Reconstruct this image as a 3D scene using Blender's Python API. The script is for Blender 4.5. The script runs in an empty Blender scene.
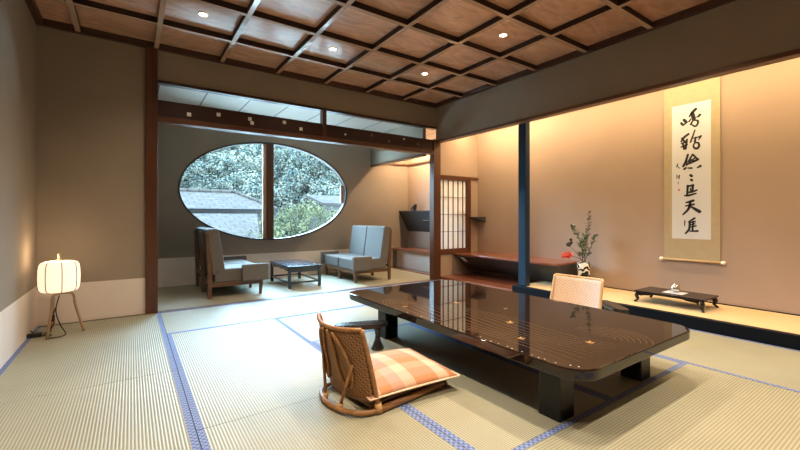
import bpy, bmesh, math, random
from mathutils import Vector, Matrix
C = bpy.context.scene.collection
PI = math.pi
random.seed(7)

# ------------------------------------------------------------------ materials
def new_mat(name):
    m = bpy.data.materials.new(name); m.use_nodes = True
    nt = m.node_tree
    return m, nt, nt.nodes['Principled BSDF']

def plain(name, col, rough=0.6, metal=0.0, spec=0.5, coat=0.0, noise=0.0, nscale=8.0, bump=0.0, bscale=200.0):
    m, nt, b = new_mat(name)
    b.inputs['Base Color'].default_value = (*col, 1)
    b.inputs['Roughness'].default_value = rough
    b.inputs['Metallic'].default_value = metal
    b.inputs['Specular IOR Level'].default_value = spec
    b.inputs['Coat Weight'].default_value = coat
    b.inputs['Coat Roughness'].default_value = 0.08
    tc = nt.nodes.new('ShaderNodeTexCoord')
    if noise > 0:
        n = nt.nodes.new('ShaderNodeTexNoise'); n.inputs['Scale'].default_value = nscale; n.inputs['Detail'].default_value = 5
        r = nt.nodes.new('ShaderNodeMapRange'); r.inputs['To Min'].default_value = 1 - noise; r.inputs['To Max'].default_value = 1 + noise
        mx = nt.nodes.new('ShaderNodeMix'); mx.data_type = 'RGBA'; mx.blend_type = 'MULTIPLY'; mx.inputs['Factor'].default_value = 1
        mx.inputs[6].default_value = (*col, 1)
        nt.links.new(tc.outputs['Object'], n.inputs['Vector']); nt.links.new(n.outputs['Fac'], r.inputs['Value'])
        nt.links.new(r.outputs['Result'], mx.inputs[7]); nt.links.new(mx.outputs[2], b.inputs['Base Color'])
    if bump > 0:
        n2 = nt.nodes.new('ShaderNodeTexNoise'); n2.inputs['Scale'].default_value = bscale; n2.inputs['Detail'].default_value = 3
        bp = nt.nodes.new('ShaderNodeBump'); bp.inputs['Strength'].default_value = bump; bp.inputs['Distance'].default_value = 0.002
        nt.links.new(tc.outputs['Object'], n2.inputs['Vector']); nt.links.new(n2.outputs['Fac'], bp.inputs['Height'])
        nt.links.new(bp.outputs['Normal'], b.inputs['Normal'])
    return m

def wood(name, c1, c2, axis='x', rough=0.4, coat=0.0, scale=9.0, spec=0.5):
    """grain stretched along one object axis"""
    m, nt, b = new_mat(name)
    b.inputs['Roughness'].default_value = rough
    b.inputs['Coat Weight'].default_value = coat
    b.inputs['Coat Roughness'].default_value = 0.12
    b.inputs['Specular IOR Level'].default_value = spec
    tc = nt.nodes.new('ShaderNodeTexCoord'); mp = nt.nodes.new('ShaderNodeMapping')
    s = [scale * 2.5] * 3; s['xyz'.index(axis)] = scale * 0.14
    mp.inputs['Scale'].default_value = s
    n = nt.nodes.new('ShaderNodeTexNoise'); n.inputs['Scale'].default_value = 1.0; n.inputs['Detail'].default_value = 6; n.inputs['Distortion'].default_value = 0.8
    cr = nt.nodes.new('ShaderNodeValToRGB')
    cr.color_ramp.elements[0].position = 0.3; cr.color_ramp.elements[0].color = (*c2, 1)
    cr.color_ramp.elements[1].position = 0.7; cr.color_ramp.elements[1].color = (*c1, 1)
    nt.links.new(tc.outputs['Object'], mp.inputs['Vector']); nt.links.new(mp.outputs['Vector'], n.inputs['Vector'])
    nt.links.new(n.outputs['Fac'], cr.inputs['Fac']); nt.links.new(cr.outputs['Color'], b.inputs['Base Color'])
    return m

def tatami(name, across):
    """rush ridges running along the mat; `across` is the axis the ridges repeat over"""
    m, nt, b = new_mat(name)
    b.inputs['Roughness'].default_value = 0.5
    b.inputs['Specular IOR Level'].default_value = 0.4
    tc = nt.nodes.new('ShaderNodeTexCoord'); sp = nt.nodes.new('ShaderNodeSeparateXYZ')
    nt.links.new(tc.outputs['Object'], sp.inputs['Vector'])
    mu = nt.nodes.new('ShaderNodeMath'); mu.operation = 'MULTIPLY'; mu.inputs[1].default_value = 2 * PI / 0.0148
    nt.links.new(sp.outputs['XYZ'.index(across)], mu.inputs[0])
    sn = nt.nodes.new('ShaderNodeMath'); sn.operation = 'SINE'; nt.links.new(mu.outputs[0], sn.inputs[0])
    mr = nt.nodes.new('ShaderNodeMapRange'); mr.inputs['From Min'].default_value = -1
    nt.links.new(sn.outputs[0], mr.inputs['Value'])
    cr = nt.nodes.new('ShaderNodeValToRGB')
    cr.color_ramp.elements[0].position = 0.05; cr.color_ramp.elements[0].color = (0.205, 0.198, 0.142, 1)
    cr.color_ramp.elements[1].position = 0.6; cr.color_ramp.elements[1].color = (0.318, 0.310, 0.228, 1)
    nt.links.new(mr.outputs['Result'], cr.inputs['Fac'])
    mp = nt.nodes.new('ShaderNodeMapping'); s = [260, 260, 260]; s['XYZ'.index(across)] = 14
    mp.inputs['Scale'].default_value = s
    n = nt.nodes.new('ShaderNodeTexNoise'); n.inputs['Scale'].default_value = 1; n.inputs['Detail'].default_value = 3
    nt.links.new(tc.outputs['Object'], mp.inputs['Vector']); nt.links.new(mp.outputs['Vector'], n.inputs['Vector'])
    n3 = nt.nodes.new('ShaderNodeTexNoise'); n3.inputs['Scale'].default_value = 2.2; n3.inputs['Detail'].default_value = 2
    nt.links.new(tc.outputs['Object'], n3.inputs['Vector'])
    ad = nt.nodes.new('ShaderNodeMath'); nt.links.new(n.outputs['Fac'], ad.inputs[0]); nt.links.new(n3.outputs['Fac'], ad.inputs[1])
    r2 = nt.nodes.new('ShaderNodeMapRange'); r2.inputs['From Min'].default_value = 0.5; r2.inputs['From Max'].default_value = 1.5
    r2.inputs['To Min'].default_value = 0.84; r2.inputs['To Max'].default_value = 1.14
    nt.links.new(ad.outputs[0], r2.inputs['Value'])
    mx = nt.nodes.new('ShaderNodeMix'); mx.data_type = 'RGBA'; mx.blend_type = 'MULTIPLY'; mx.inputs['Factor'].default_value = 1
    nt.links.new(cr.outputs['Color'], mx.inputs[6]); nt.links.new(r2.outputs['Result'], mx.inputs[7])
    nt.links.new(mx.outputs[2], b.inputs['Base Color'])
    bp = nt.nodes.new('ShaderNodeBump'); bp.inputs['Strength'].default_value = 0.5; bp.inputs['Distance'].default_value = 0.003
    nt.links.new(mr.outputs['Result'], bp.inputs['Height']); nt.links.new(bp.outputs['Normal'], b.inputs['Normal'])
    return m

def checker(name, c1, c2, scale, rough=0.8):
    m, nt, b = new_mat(name)
    b.inputs['Roughness'].default_value = rough
    tc = nt.nodes.new('ShaderNodeTexCoord'); ck = nt.nodes.new('ShaderNodeTexChecker')
    ck.inputs['Scale'].default_value = scale; ck.inputs['Color1'].default_value = (*c1, 1); ck.inputs['Color2'].default_value = (*c2, 1)
    nt.links.new(tc.outputs['Object'], ck.inputs['Vector']); nt.links.new(ck.outputs['Color'], b.inputs['Base Color'])
    return m

def weave(name, c1, c2, scale=70.0, ang=PI / 4, rough=0.55):
    """diagonal basket weave in the local y-z plane"""
    m, nt, b = new_mat(name)
    b.inputs['Roughness'].default_value = rough
    tc = nt.nodes.new('ShaderNodeTexCoord'); mp = nt.nodes.new('ShaderNodeMapping')
    mp.inputs['Rotation'].default_value = (ang, 0, 0); mp.inputs['Scale'].default_value = (0, scale, scale)
    nt.links.new(tc.outputs['Object'], mp.inputs['Vector'])
    sp = nt.nodes.new('ShaderNodeSeparateXYZ'); nt.links.new(mp.outputs['Vector'], sp.inputs['Vector'])
    def sine(sock, k):
        a = nt.nodes.new('ShaderNodeMath'); a.operation = 'MULTIPLY'; a.inputs[1].default_value = k
        s = nt.nodes.new('ShaderNodeMath'); s.operation = 'SINE'
        nt.links.new(sock, a.inputs[0]); nt.links.new(a.outputs[0], s.inputs[0]); return s.outputs[0]
    s1 = sine(sp.outputs['Y'], PI); s2 = sine(sp.outputs['Z'], PI)
    p0 = nt.nodes.new('ShaderNodeMath'); p0.operation = 'MULTIPLY'; nt.links.new(s1, p0.inputs[0]); nt.links.new(s2, p0.inputs[1])
    p = nt.nodes.new('ShaderNodeMath'); p.operation = 'MULTIPLY_ADD'; p.inputs[1].default_value = 0.6; nt.links.new(s1, p.inputs[0]); nt.links.new(p0.outputs[0], p.inputs[2])
    mr = nt.nodes.new('ShaderNodeMapRange'); mr.inputs['From Min'].default_value = -0.7; mr.inputs['From Max'].default_value = 0.7
    nt.links.new(p.outputs[0], mr.inputs['Value'])
    n = nt.nodes.new('ShaderNodeTexNoise'); n.inputs['Scale'].default_value = 25; nt.links.new(tc.outputs['Object'], n.inputs['Vector'])
    ad = nt.nodes.new('ShaderNodeMath'); ad.operation = 'MULTIPLY_ADD'; ad.inputs[1].default_value = 0.5; ad.inputs[2].default_value = -0.25
    nt.links.new(n.outputs['Fac'], ad.inputs[0])
    a2 = nt.nodes.new('ShaderNodeMath'); nt.links.new(mr.outputs['Result'], a2.inputs[0]); nt.links.new(ad.outputs[0], a2.inputs[1])
    cr = nt.nodes.new('ShaderNodeValToRGB')
    cr.color_ramp.elements[0].color = (*c2, 1); cr.color_ramp.elements[1].color = (*c1, 1)
    nt.links.new(a2.outputs[0], cr.inputs['Fac']); nt.links.new(cr.outputs['Color'], b.inputs['Base Color'])
    bp = nt.nodes.new('ShaderNodeBump'); bp.inputs['Strength'].default_value = 0.6; bp.inputs['Distance'].default_value = 0.004
    nt.links.new(mr.outputs['Result'], bp.inputs['Height']); nt.links.new(bp.outputs['Normal'], b.inputs['Normal'])
    return m

def emis(name, col, strength):
    m, nt, b = new_mat(name)
    b.inputs['Base Color'].default_value = (*col, 1)
    b.inputs['Emission Color'].default_value = (*col, 1); b.inputs['Emission Strength'].default_value = strength
    return m

def leaves(name, c1, c2, scale):
    m, nt, b = new_mat(name)
    b.inputs['Roughness'].default_value = 0.9; b.inputs['Specular IOR Level'].default_value = 0.03
    tc = nt.nodes.new('ShaderNodeTexCoord')
    n = nt.nodes.new('ShaderNodeTexNoise'); n.inputs['Scale'].default_value = scale; n.inputs['Detail'].default_value = 6; n.inputs['Roughness'].default_value = 0.75
    oi = nt.nodes.new('ShaderNodeObjectInfo')
    cr = nt.nodes.new('ShaderNodeValToRGB')
    cr.color_ramp.elements[0].position = 0.36; cr.color_ramp.elements[0].color = (*c2, 1)
    cr.color_ramp.elements[1].position = 0.62; cr.color_ramp.elements[1].color = (*c1, 1)
    mr = nt.nodes.new('ShaderNodeMapRange'); mr.inputs['To Min'].default_value = 0.65; mr.inputs['To Max'].default_value = 1.35
    nt.links.new(oi.outputs['Random'], mr.inputs['Value'])
    mx = nt.nodes.new('ShaderNodeMix'); mx.data_type = 'RGBA'; mx.blend_type = 'MULTIPLY'; mx.inputs['Factor'].default_value = 1
    nt.links.new(tc.outputs['Object'], n.inputs['Vector']); nt.links.new(n.outputs['Fac'], cr.inputs['Fac'])
    nt.links.new(cr.outputs['Color'], mx.inputs[6]); nt.links.new(mr.outputs['Result'], mx.inputs[7])
    nt.links.new(mx.outputs[2], b.inputs['Base Color'])
    return m

def glass(name):
    m = bpy.data.materials.new(name); m.use_nodes = True; nt = m.node_tree
    for n in list(nt.nodes): nt.nodes.remove(n)
    o = nt.nodes.new('ShaderNodeOutputMaterial'); mix = nt.nodes.new('ShaderNodeMixShader')
    fr = nt.nodes.new('ShaderNodeFresnel'); fr.inputs['IOR'].default_value = 1.3
    t = nt.nodes.new('ShaderNodeBsdfTransparent'); t.inputs['Color'].default_value = (0.97, 0.985, 0.98, 1)
    g = nt.nodes.new('ShaderNodeBsdfGlossy'); g.inputs['Roughness'].default_value = 0.02
    nt.links.new(fr.outputs[0], mix.inputs[0]); nt.links.new(t.outputs[0], mix.inputs[1]); nt.links.new(g.outputs[0], mix.inputs[2])
    nt.links.new(mix.outputs[0], o.inputs['Surface'])
    return m

def translucent(name, col, fac=0.6):
    m = bpy.data.materials.new(name); m.use_nodes = True; nt = m.node_tree
    for n in list(nt.nodes): nt.nodes.remove(n)
    o = nt.nodes.new('ShaderNodeOutputMaterial'); mix = nt.nodes.new('ShaderNodeMixShader'); mix.inputs[0].default_value = fac
    d = nt.nodes.new('ShaderNodeBsdfDiffuse'); d.inputs['Color'].default_value = (*col, 1)
    t = nt.nodes.new('ShaderNodeBsdfTranslucent'); t.inputs['Color'].default_value = (*col, 1)
    nt.links.new(d.outputs[0], mix.inputs[1]); nt.links.new(t.outputs[0], mix.inputs[2]); nt.links.new(mix.outputs[0], o.inputs['Surface'])
    return m

def tiles(name, c1, c2, joint, sx, sy):
    """staggered roof tiles with dark joints and weathering"""
    m, nt, b = new_mat(name)
    b.inputs['Roughness'].default_value = 0.9; b.inputs['Specular IOR Level'].default_value = 0.02
    tc = nt.nodes.new('ShaderNodeTexCoord'); br = nt.nodes.new('ShaderNodeTexBrick')
    br.inputs['Scale'].default_value = 1.0; br.inputs['Brick Width'].default_value = sx; br.inputs['Row Height'].default_value = sy
    br.inputs['Mortar Size'].default_value = 0.035; br.inputs['Mortar Smooth'].default_value = 0.6
    br.inputs['Color1'].default_value = (*c1, 1); br.inputs['Color2'].default_value = (*c2, 1); br.inputs['Mortar'].default_value = (*joint, 1)
    n = nt.nodes.new('ShaderNodeTexNoise'); n.inputs['Scale'].default_value = 2.2; n.inputs['Detail'].default_value = 7; n.inputs['Roughness'].default_value = .8
    r = nt.nodes.new('ShaderNodeMapRange'); r.inputs['From Min'].default_value = .3; r.inputs['From Max'].default_value = .7; r.inputs['To Min'].default_value = .6; r.inputs['To Max'].default_value = 1.3
    mx = nt.nodes.new('ShaderNodeMix'); mx.data_type = 'RGBA'; mx.blend_type = 'MULTIPLY'; mx.inputs['Factor'].default_value = 1
    nt.links.new(tc.outputs['Object'], br.inputs['Vector']); nt.links.new(tc.outputs['Object'], n.inputs['Vector'])
    nt.links.new(n.outputs['Fac'], r.inputs['Value']); nt.links.new(br.outputs['Color'], mx.inputs[6]); nt.links.new(r.outputs['Result'], mx.inputs[7])
    nt.links.new(mx.outputs[2], b.inputs['Base Color'])
    return m

def plaid(name):
    """woven bands: orange, cream and mauve, crossing softly"""
    m, nt, b = new_mat(name)
    b.inputs['Roughness'].default_value = 0.85
    tc = nt.nodes.new('ShaderNodeTexCoord'); sp = nt.nodes.new('ShaderNodeSeparateXYZ'); nt.links.new(tc.outputs['Object'], sp.inputs['Vector'])
    def ramp(sock, cols):
        mr = nt.nodes.new('ShaderNodeMapRange'); mr.inputs['From Min'].default_value = -0.31; mr.inputs['From Max'].default_value = 0.31
        nt.links.new(sock, mr.inputs['Value'])
        cr = nt.nodes.new('ShaderNodeValToRGB'); cr.color_ramp.interpolation = 'CONSTANT'
        e = cr.color_ramp.elements
        while len(e) > 1: e.remove(e[0])
        e[0].position = 0; e[0].color = (*cols[0], 1)
        for i, c in enumerate(cols[1:], 1):
            k = e.new(i / len(cols)); k.color = (*c, 1)
        nt.links.new(mr.outputs['Result'], cr.inputs['Fac']); return cr.outputs['Color']
    O, K, M = (0.40, 0.165, 0.072), (0.52, 0.365, 0.275), (0.40, 0.235, 0.20)
    a = ramp(sp.outputs['X'], [K, O, M, K, O, O, K, O])
    c = ramp(sp.outputs['Y'], [O, M, K, O, M, K, K, O])
    mx = nt.nodes.new('ShaderNodeMix'); mx.data_type = 'RGBA'; mx.inputs['Factor'].default_value = 0.35
    nt.links.new(a, mx.inputs[6]); nt.links.new(c, mx.inputs[7])
    n = nt.nodes.new('ShaderNodeTexNoise'); n.inputs['Scale'].default_value = 350; nt.links.new(tc.outputs['Object'], n.inputs['Vector'])
    bp = nt.nodes.new('ShaderNodeBump'); bp.inputs['Strength'].default_value = 0.25; bp.inputs['Distance'].default_value = 0.002
    nt.links.new(n.outputs['Fac'], bp.inputs['Height']); nt.links.new(bp.outputs['Normal'], b.inputs['Normal'])
    nt.links.new(mx.outputs[2], b.inputs['Base Color'])
    return m

def vase_mat(name):
    m, nt, b = new_mat(name)
    b.inputs['Roughness'].default_value = 0.15
    tc = nt.nodes.new('ShaderNodeTexCoord')
    w = nt.nodes.new('ShaderNodeTexWave'); w.inputs['Scale'].default_value = 7.5; w.inputs['Distortion'].default_value = 9; w.inputs['Detail'].default_value = 2
    w.inputs['Detail Scale'].default_value = 1.6; w.bands_direction = 'DIAGONAL'
    cr = nt.nodes.new('ShaderNodeValToRGB'); cr.color_ramp.interpolation = 'LINEAR'
    cr.color_ramp.elements[0].position = 0.50; cr.color_ramp.elements[0].color = (0.012, 0.014, 0.016, 1)
    cr.color_ramp.elements[1].position = 0.57; cr.color_ramp.elements[1].color = (0.75, 0.76, 0.74, 1)
    nt.links.new(tc.outputs['Object'], w.inputs['Vector']); nt.links.new(w.outputs['Fac'], cr.inputs['Fac']); nt.links.new(cr.outputs['Color'], b.inputs['Base Color'])
    return m

def coffer_mat(name):
    """ceiling boards: each coffer its own tone, grain along x"""
    m, nt, b = new_mat(name)
    b.inputs['Roughness'].default_value = 0.4
    b.inputs['Coat Weight'].default_value = 0.9
    b.inputs['Coat Roughness'].default_value = 0.22
    tc = nt.nodes.new('ShaderNodeTexCoord')
    mp = nt.nodes.new('ShaderNodeMapping'); mp.inputs['Location'].default_value = (-0.225 / 0.66367 + 20, -0.418 / 0.66367 + 20, 0); mp.inputs['Scale'].default_value = (1 / 0.66367, 1 / 0.66367, 0)
    fl = nt.nodes.new('ShaderNodeVectorMath'); fl.operation = 'FLOOR'
    wn = nt.nodes.new('ShaderNodeTexWhiteNoise'); wn.noise_dimensions = '3D'
    nt.links.new(tc.outputs['Object'], mp.inputs['Vector']); nt.links.new(mp.outputs['Vector'], fl.inputs[0]); nt.links.new(fl.outputs[0], wn.inputs['Vector'])
    m2 = nt.nodes.new('ShaderNodeMapping'); m2.inputs['Scale'].default_value = (2.2, 5.5, 1)
    of = nt.nodes.new('ShaderNodeVectorMath'); of.operation = 'ADD'
    nt.links.new(tc.outputs['Object'], m2.inputs['Vector']); nt.links.new(m2.outputs['Vector'], of.inputs[0])
    sc = nt.nodes.new('ShaderNodeVectorMath'); sc.operation = 'SCALE'; sc.inputs['Scale'].default_value = 17
    nt.links.new(wn.outputs['Color'], sc.inputs[0]); nt.links.new(sc.outputs[0], of.inputs[1])
    n = nt.nodes.new('ShaderNodeTexNoise'); n.inputs['Scale'].default_value = 1; n.inputs['Detail'].default_value = 6; n.inputs['Distortion'].default_value = 2.5
    nt.links.new(of.outputs[0], n.inputs['Vector'])
    cr = nt.nodes.new('ShaderNodeValToRGB')
    cr.color_ramp.elements[0].position = 0.3; cr.color_ramp.elements[0].color = (0.48, 0.26, 0.165, 1)
    cr.color_ramp.elements[1].position = 0.7; cr.color_ramp.elements[1].color = (0.74, 0.42, 0.28, 1)
    nt.links.new(n.outputs['Fac'], cr.inputs['Fac'])
    mr = nt.nodes.new('ShaderNodeMapRange'); mr.inputs['To Min'].default_value = 0.85; mr.inputs['To Max'].default_value = 1.15
    nt.links.new(wn.outputs['Value'], mr.inputs['Value'])
    mx = nt.nodes.new('ShaderNodeMix'); mx.data_type = 'RGBA'; mx.blend_type = 'MULTIPLY'; mx.inputs['Factor'].default_value = 1
    nt.links.new(cr.outputs['Color'], mx.inputs[6]); nt.links.new(mr.outputs['Result'], mx.inputs[7]); nt.links.new(mx.outputs[2], b.inputs['Base Color'])
    return m

def planks(name, c1, c2, width, axis, rough=0.4, gap=(0.03, 0.03, 0.03), spec=0.5):
    """boards side by side along `axis` with dark joints"""
    m, nt, b = new_mat(name)
    b.inputs['Roughness'].default_value = rough; b.inputs['Specular IOR Level'].default_value = spec
    tc = nt.nodes.new('ShaderNodeTexCoord'); sp = nt.nodes.new('ShaderNodeSeparateXYZ'); nt.links.new(tc.outputs['Object'], sp.inputs['Vector'])
    d = nt.nodes.new('ShaderNodeMath'); d.operation = 'DIVIDE'; d.inputs[1].default_value = width; nt.links.new(sp.outputs['XYZ'.index(axis)], d.inputs[0])
    a = nt.nodes.new('ShaderNodeMath'); a.inputs[1].default_value = 0.495 + 20; nt.links.new(d.outputs[0], a.inputs[0])
    f = nt.nodes.new('ShaderNodeMath'); f.operation = 'FRACT'; nt.links.new(a.outputs[0], f.inputs[0])
    g = nt.nodes.new('ShaderNodeMath'); g.operation = 'LESS_THAN'; g.inputs[1].default_value = 0.035; nt.links.new(f.outputs[0], g.inputs[0])
    n = nt.nodes.new('ShaderNodeTexNoise'); n.inputs['Scale'].default_value = 3; n.inputs['Detail'].default_value = 4; nt.links.new(tc.outputs['Object'], n.inputs['Vector'])
    mx = nt.nodes.new('ShaderNodeMix'); mx.data_type = 'RGBA'; nt.links.new(n.outputs['Fac'], mx.inputs['Factor'])
    mx.inputs[6].default_value = (*c1, 1); mx.inputs[7].default_value = (*c2, 1)
    m2 = nt.nodes.new('ShaderNodeMix'); m2.data_type = 'RGBA'; nt.links.new(g.outputs[0], m2.inputs['Factor'])
    nt.links.new(mx.outputs[2], m2.inputs[6]); m2.inputs[7].default_value = (*gap, 1)
    nt.links.new(m2.outputs[2], b.inputs['Base Color'])
    return m

M = {}
M['wall'] = plain('earth plaster', (0.285, 0.236, 0.188), 0.95, spec=0.15, noise=0.10, nscale=3, bump=0.25, bscale=260)
M['plaster'] = plain('pinkish alcove plaster', (0.375, 0.272, 0.212), 0.95, spec=0.15, noise=0.08, nscale=2, bump=0.25, bscale=260)
M['koshi'] = plain('pale wainscot paper', (0.70, 0.62, 0.56), 0.85, spec=0.2, noise=0.05, nscale=6)
M['tat_x'] = tatami('tatami ridges along y', 'X')
M['tat_y'] = tatami('tatami ridges along x', 'Y')
M['heri'] = checker('blue mat border', (0.05, 0.105, 0.30), (0.19, 0.225, 0.37), 62)
M['sub'] = plain('dark subfloor', (0.05, 0.045, 0.035), 0.9)
M['verandamat'] = plain('woven veranda matting', (0.30, 0.28, 0.205), 0.6, noise=0.18, nscale=40, bump=0.3, bscale=300)
M['post_z'] = wood('red brown post wood', (0.105, 0.038, 0.018), (0.06, 0.021, 0.011), 'z', 0.32)
M['post_x'] = wood('red brown beam wood x', (0.12, 0.046, 0.022), (0.07, 0.026, 0.014), 'x', 0.32)
M['post_y'] = wood('red brown beam wood y', (0.16, 0.07, 0.035), (0.09, 0.037, 0.019), 'y', 0.36)
M['dark_x'] = wood('dark transom wood', (0.046, 0.018, 0.013), (0.028, 0.012, 0.009), 'x', 0.34)
M['trimdark'] = wood('dark ceiling trim wood', (0.07, 0.028, 0.017), (0.04, 0.016, 0.01), 'x', 0.4)
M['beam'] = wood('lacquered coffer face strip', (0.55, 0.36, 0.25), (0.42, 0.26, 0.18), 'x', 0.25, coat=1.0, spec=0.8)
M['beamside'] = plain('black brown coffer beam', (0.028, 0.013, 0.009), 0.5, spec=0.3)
M['coffer'] = coffer_mat('coffer boards')
M['vceil'] = planks('veranda ceiling boards', (0.62, 0.57, 0.51), (0.54, 0.49, 0.44), 0.545, 'X', 0.3)
M['inlay'] = plain('white shell inlay', (0.78, 0.78, 0.76), 0.35)  # white of the light seen through the transom cut-outs
M['ivory'] = plain('dull bronze inlay', (0.16, 0.10, 0.07), 0.35)
M['toko_post'] = plain('blue black lacquered post', (0.006, 0.022, 0.050), 0.35, spec=0.3, noise=0.2, nscale=12)  # blue daylight reflection put into the base colour of the dark post
M['kamachi'] = plain('black lacquer frame', (0.003, 0.005, 0.009), 0.35, spec=0.12)
M['goza'] = plain('fine woven alcove matting', (0.60, 0.44, 0.24), 0.6, noise=0.08, nscale=25, bump=0.25, bscale=420)
M['lacquer'] = plain('black brown lacquer', (0.012, 0.0065, 0.005), 0.035, spec=0.62)
M['lacquer_leg'] = plain('black lacquer leg', (0.006, 0.006, 0.007), 0.2, spec=0.3)
M['gold'] = plain('gold inlay', (0.80, 0.50, 0.22), 0.3, metal=0.6)
M['goldline'] = plain('dull gold line inlay', (0.22, 0.14, 0.07), 0.3, metal=0.5)
M['pearl'] = plain('pearl inlay', (0.8, 0.78, 0.72), 0.3)
M['rattan'] = wood('rattan pole', (0.36, 0.18, 0.065), (0.20, 0.09, 0.03), 'x', 0.4, scale=14)
M['rattan_dark'] = wood('dark rattan runner', (0.17, 0.085, 0.04), (0.09, 0.042, 0.02), 'x', 0.45)
M['weave'] = weave('woven rattan back', (0.36, 0.18, 0.07), (0.12, 0.05, 0.018), 95, PI / 4)
M['weave_pale'] = weave('pale woven rattan back', (0.68, 0.53, 0.42), (0.48, 0.34, 0.25), 95, PI / 4)
M['rattan_pale'] = wood('pale rattan pole', (0.60, 0.40, 0.20), (0.42, 0.25, 0.11), 'z', 0.4, scale=14)
M['wrap'] = plain('rattan wrapping', (0.47, 0.28, 0.12), 0.5, noise=0.3, nscale=60)
M['plaid'] = plaid('plaid cushion cloth')
M['piping'] = plain('cream piping', (0.72, 0.52, 0.38), 0.8)
M['blackwood'] = plain('black stained wood', (0.011, 0.010, 0.011), 0.25, coat=0.3)
M['bronze_dark'] = plain('dark lacquered board', (0.012, 0.009, 0.009), 0.25, spec=0.35)
M['fabric'] = plain('grey blue upholstery', (0.135, 0.122, 0.112), 0.9, noise=0.22, nscale=90, bump=0.4, bscale=350)
M['chairwood'] = wood('walnut frame wood', (0.16, 0.075, 0.035), (0.09, 0.042, 0.02), 'x', 0.4)
M['bluetable'] = plain('blue black lacquer', (0.010, 0.026, 0.048), 0.18, coat=0.5)
M['shade'] = None
M['lampwood'] = wood('pale lamp wood', (0.34, 0.21, 0.12), (0.24, 0.14, 0.07), 'z', 0.45)
M['lamprib'] = plain('brown lantern ribs', (0.10, 0.055, 0.03), 0.6)
M['cord'] = plain('black rubber cord', (0.012, 0.012, 0.013), 0.5)
M['scroll'] = plain('gold silk mounting', (0.40, 0.315, 0.20), 0.7, noise=0.10, nscale=18)
M['paper'] = plain('white rice paper', (0.58, 0.58, 0.625), 0.9)
M['ink'] = plain('black ink', (0.008, 0.007, 0.007), 0.7)
M['seal'] = plain('red seal paste', (0.55, 0.16, 0.10), 0.7)
M['ivorywhite'] = plain('white roller knob', (0.85, 0.82, 0.76), 0.35)
M['roller'] = wood('scroll roller', (0.55, 0.38, 0.2), (0.42, 0.28, 0.14), 'y', 0.5)
M['vase'] = vase_mat('ink brushed vase glaze')
M['leaf'] = leaves('vase foliage', (0.27, 0.31, 0.24), (0.06, 0.085, 0.07), 30)
M['leafdark'] = plain('dark bud', (0.012, 0.018, 0.022), 0.5)
M['stem'] = plain('branch bark', (0.07, 0.05, 0.03), 0.8)
M['redpetal'] = plain('red petals', (0.70, 0.10, 0.07), 0.6)
M['silver'] = plain('polished silver', (0.75, 0.74, 0.72), 0.18, metal=1.0)
M['shelfred_y'] = wood('red shelf board', (0.30, 0.10, 0.055), (0.17, 0.05, 0.028), 'y', 0.2, coat=0.4)
M['wedge'] = plain('dark grey shelf panel', (0.040, 0.038, 0.038), 0.5)
M['outlet'] = plain('white plastic', (0.7, 0.7, 0.68), 0.4)
M['shojipaper'] = translucent('shoji paper', (0.90, 0.88, 0.84), 0.5)
M['muntin'] = wood('shoji lattice wood', (0.14, 0.06, 0.03), (0.09, 0.035, 0.02), 'z', 0.45)
M['glass'] = glass('window glass')
M['rim'] = plain('dark window rim', (0.030, 0.016, 0.012), 0.35)
M['mullion'] = wood('window mullion wood', (0.13, 0.045, 0.022), (0.07, 0.025, 0.013), 'z', 0.35)
M['sash'] = wood('pale window sash', (0.60, 0.40, 0.30), (0.50, 0.32, 0.23), 'z', 0.45)
M['bronzepiece'] = plain('black bronze', (0.012, 0.011, 0.011), 0.3)
M['ring'] = plain('white downlight trim', (0.75, 0.68, 0.6), 0.4)
M['bulb'] = emis('downlight bulb', (1.0, 0.80, 0.52), 30)
M['tree'] = leaves('hillside foliage', (0.052, 0.046, 0.033), (0.012, 0.021, 0.021), 1.1)
M['bush'] = leaves('garden bush foliage', (0.052, 0.048, 0.024), (0.011, 0.0165, 0.009), 7.0)
M['trunk'] = plain('bark', (0.10, 0.075, 0.055), 0.9)
M['hill'] = plain('hillside undergrowth', (0.008, 0.011, 0.009), 0.9, spec=0.02, noise=0.4, nscale=0.6)
M['ground'] = plain('pale garden gravel', (0.62, 0.60, 0.56), 0.9, spec=0.05, noise=0.2, nscale=3)  # unseen gravel court, added pale to bounce skylight onto the ceiling
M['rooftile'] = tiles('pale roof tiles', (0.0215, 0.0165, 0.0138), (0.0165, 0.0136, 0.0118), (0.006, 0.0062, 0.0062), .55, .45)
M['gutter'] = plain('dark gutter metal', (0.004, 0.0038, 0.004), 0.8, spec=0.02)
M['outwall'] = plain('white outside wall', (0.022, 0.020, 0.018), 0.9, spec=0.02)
M['concrete'] = plain('plaster back face', (0.35, 0.31, 0.26), 0.9)

# ------------------------------------------------------------------ mesh helpers
def box(bm, x0, x1, y0, y1, z0, z1):
    v = [bm.verts.new((x, y, z)) for z in (z0, z1) for y in (y0, y1) for x in (x0, x1)]
    for f in ((0, 2, 3, 1), (4, 5, 7, 6), (0, 1, 5, 4), (2, 6, 7, 3), (0, 4, 6, 2), (1, 3, 7, 5)):
        bm.faces.new([v[i] for i in f])
    return v

def prism(bm, poly, fn, t0, t1):
    """extrude a 2-D outline; fn(a, b, t) -> xyz"""
    a = [bm.verts.new(fn(p[0], p[1], t0)) for p in poly]; b = [bm.verts.new(fn(p[0], p[1], t1)) for p in poly]
    n = len(poly)
    bm.faces.new(a[::-1]); bm.faces.new(b)
    for i in range(n): bm.faces.new((a[i], a[(i + 1) % n], b[(i + 1) % n], b[i]))

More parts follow.
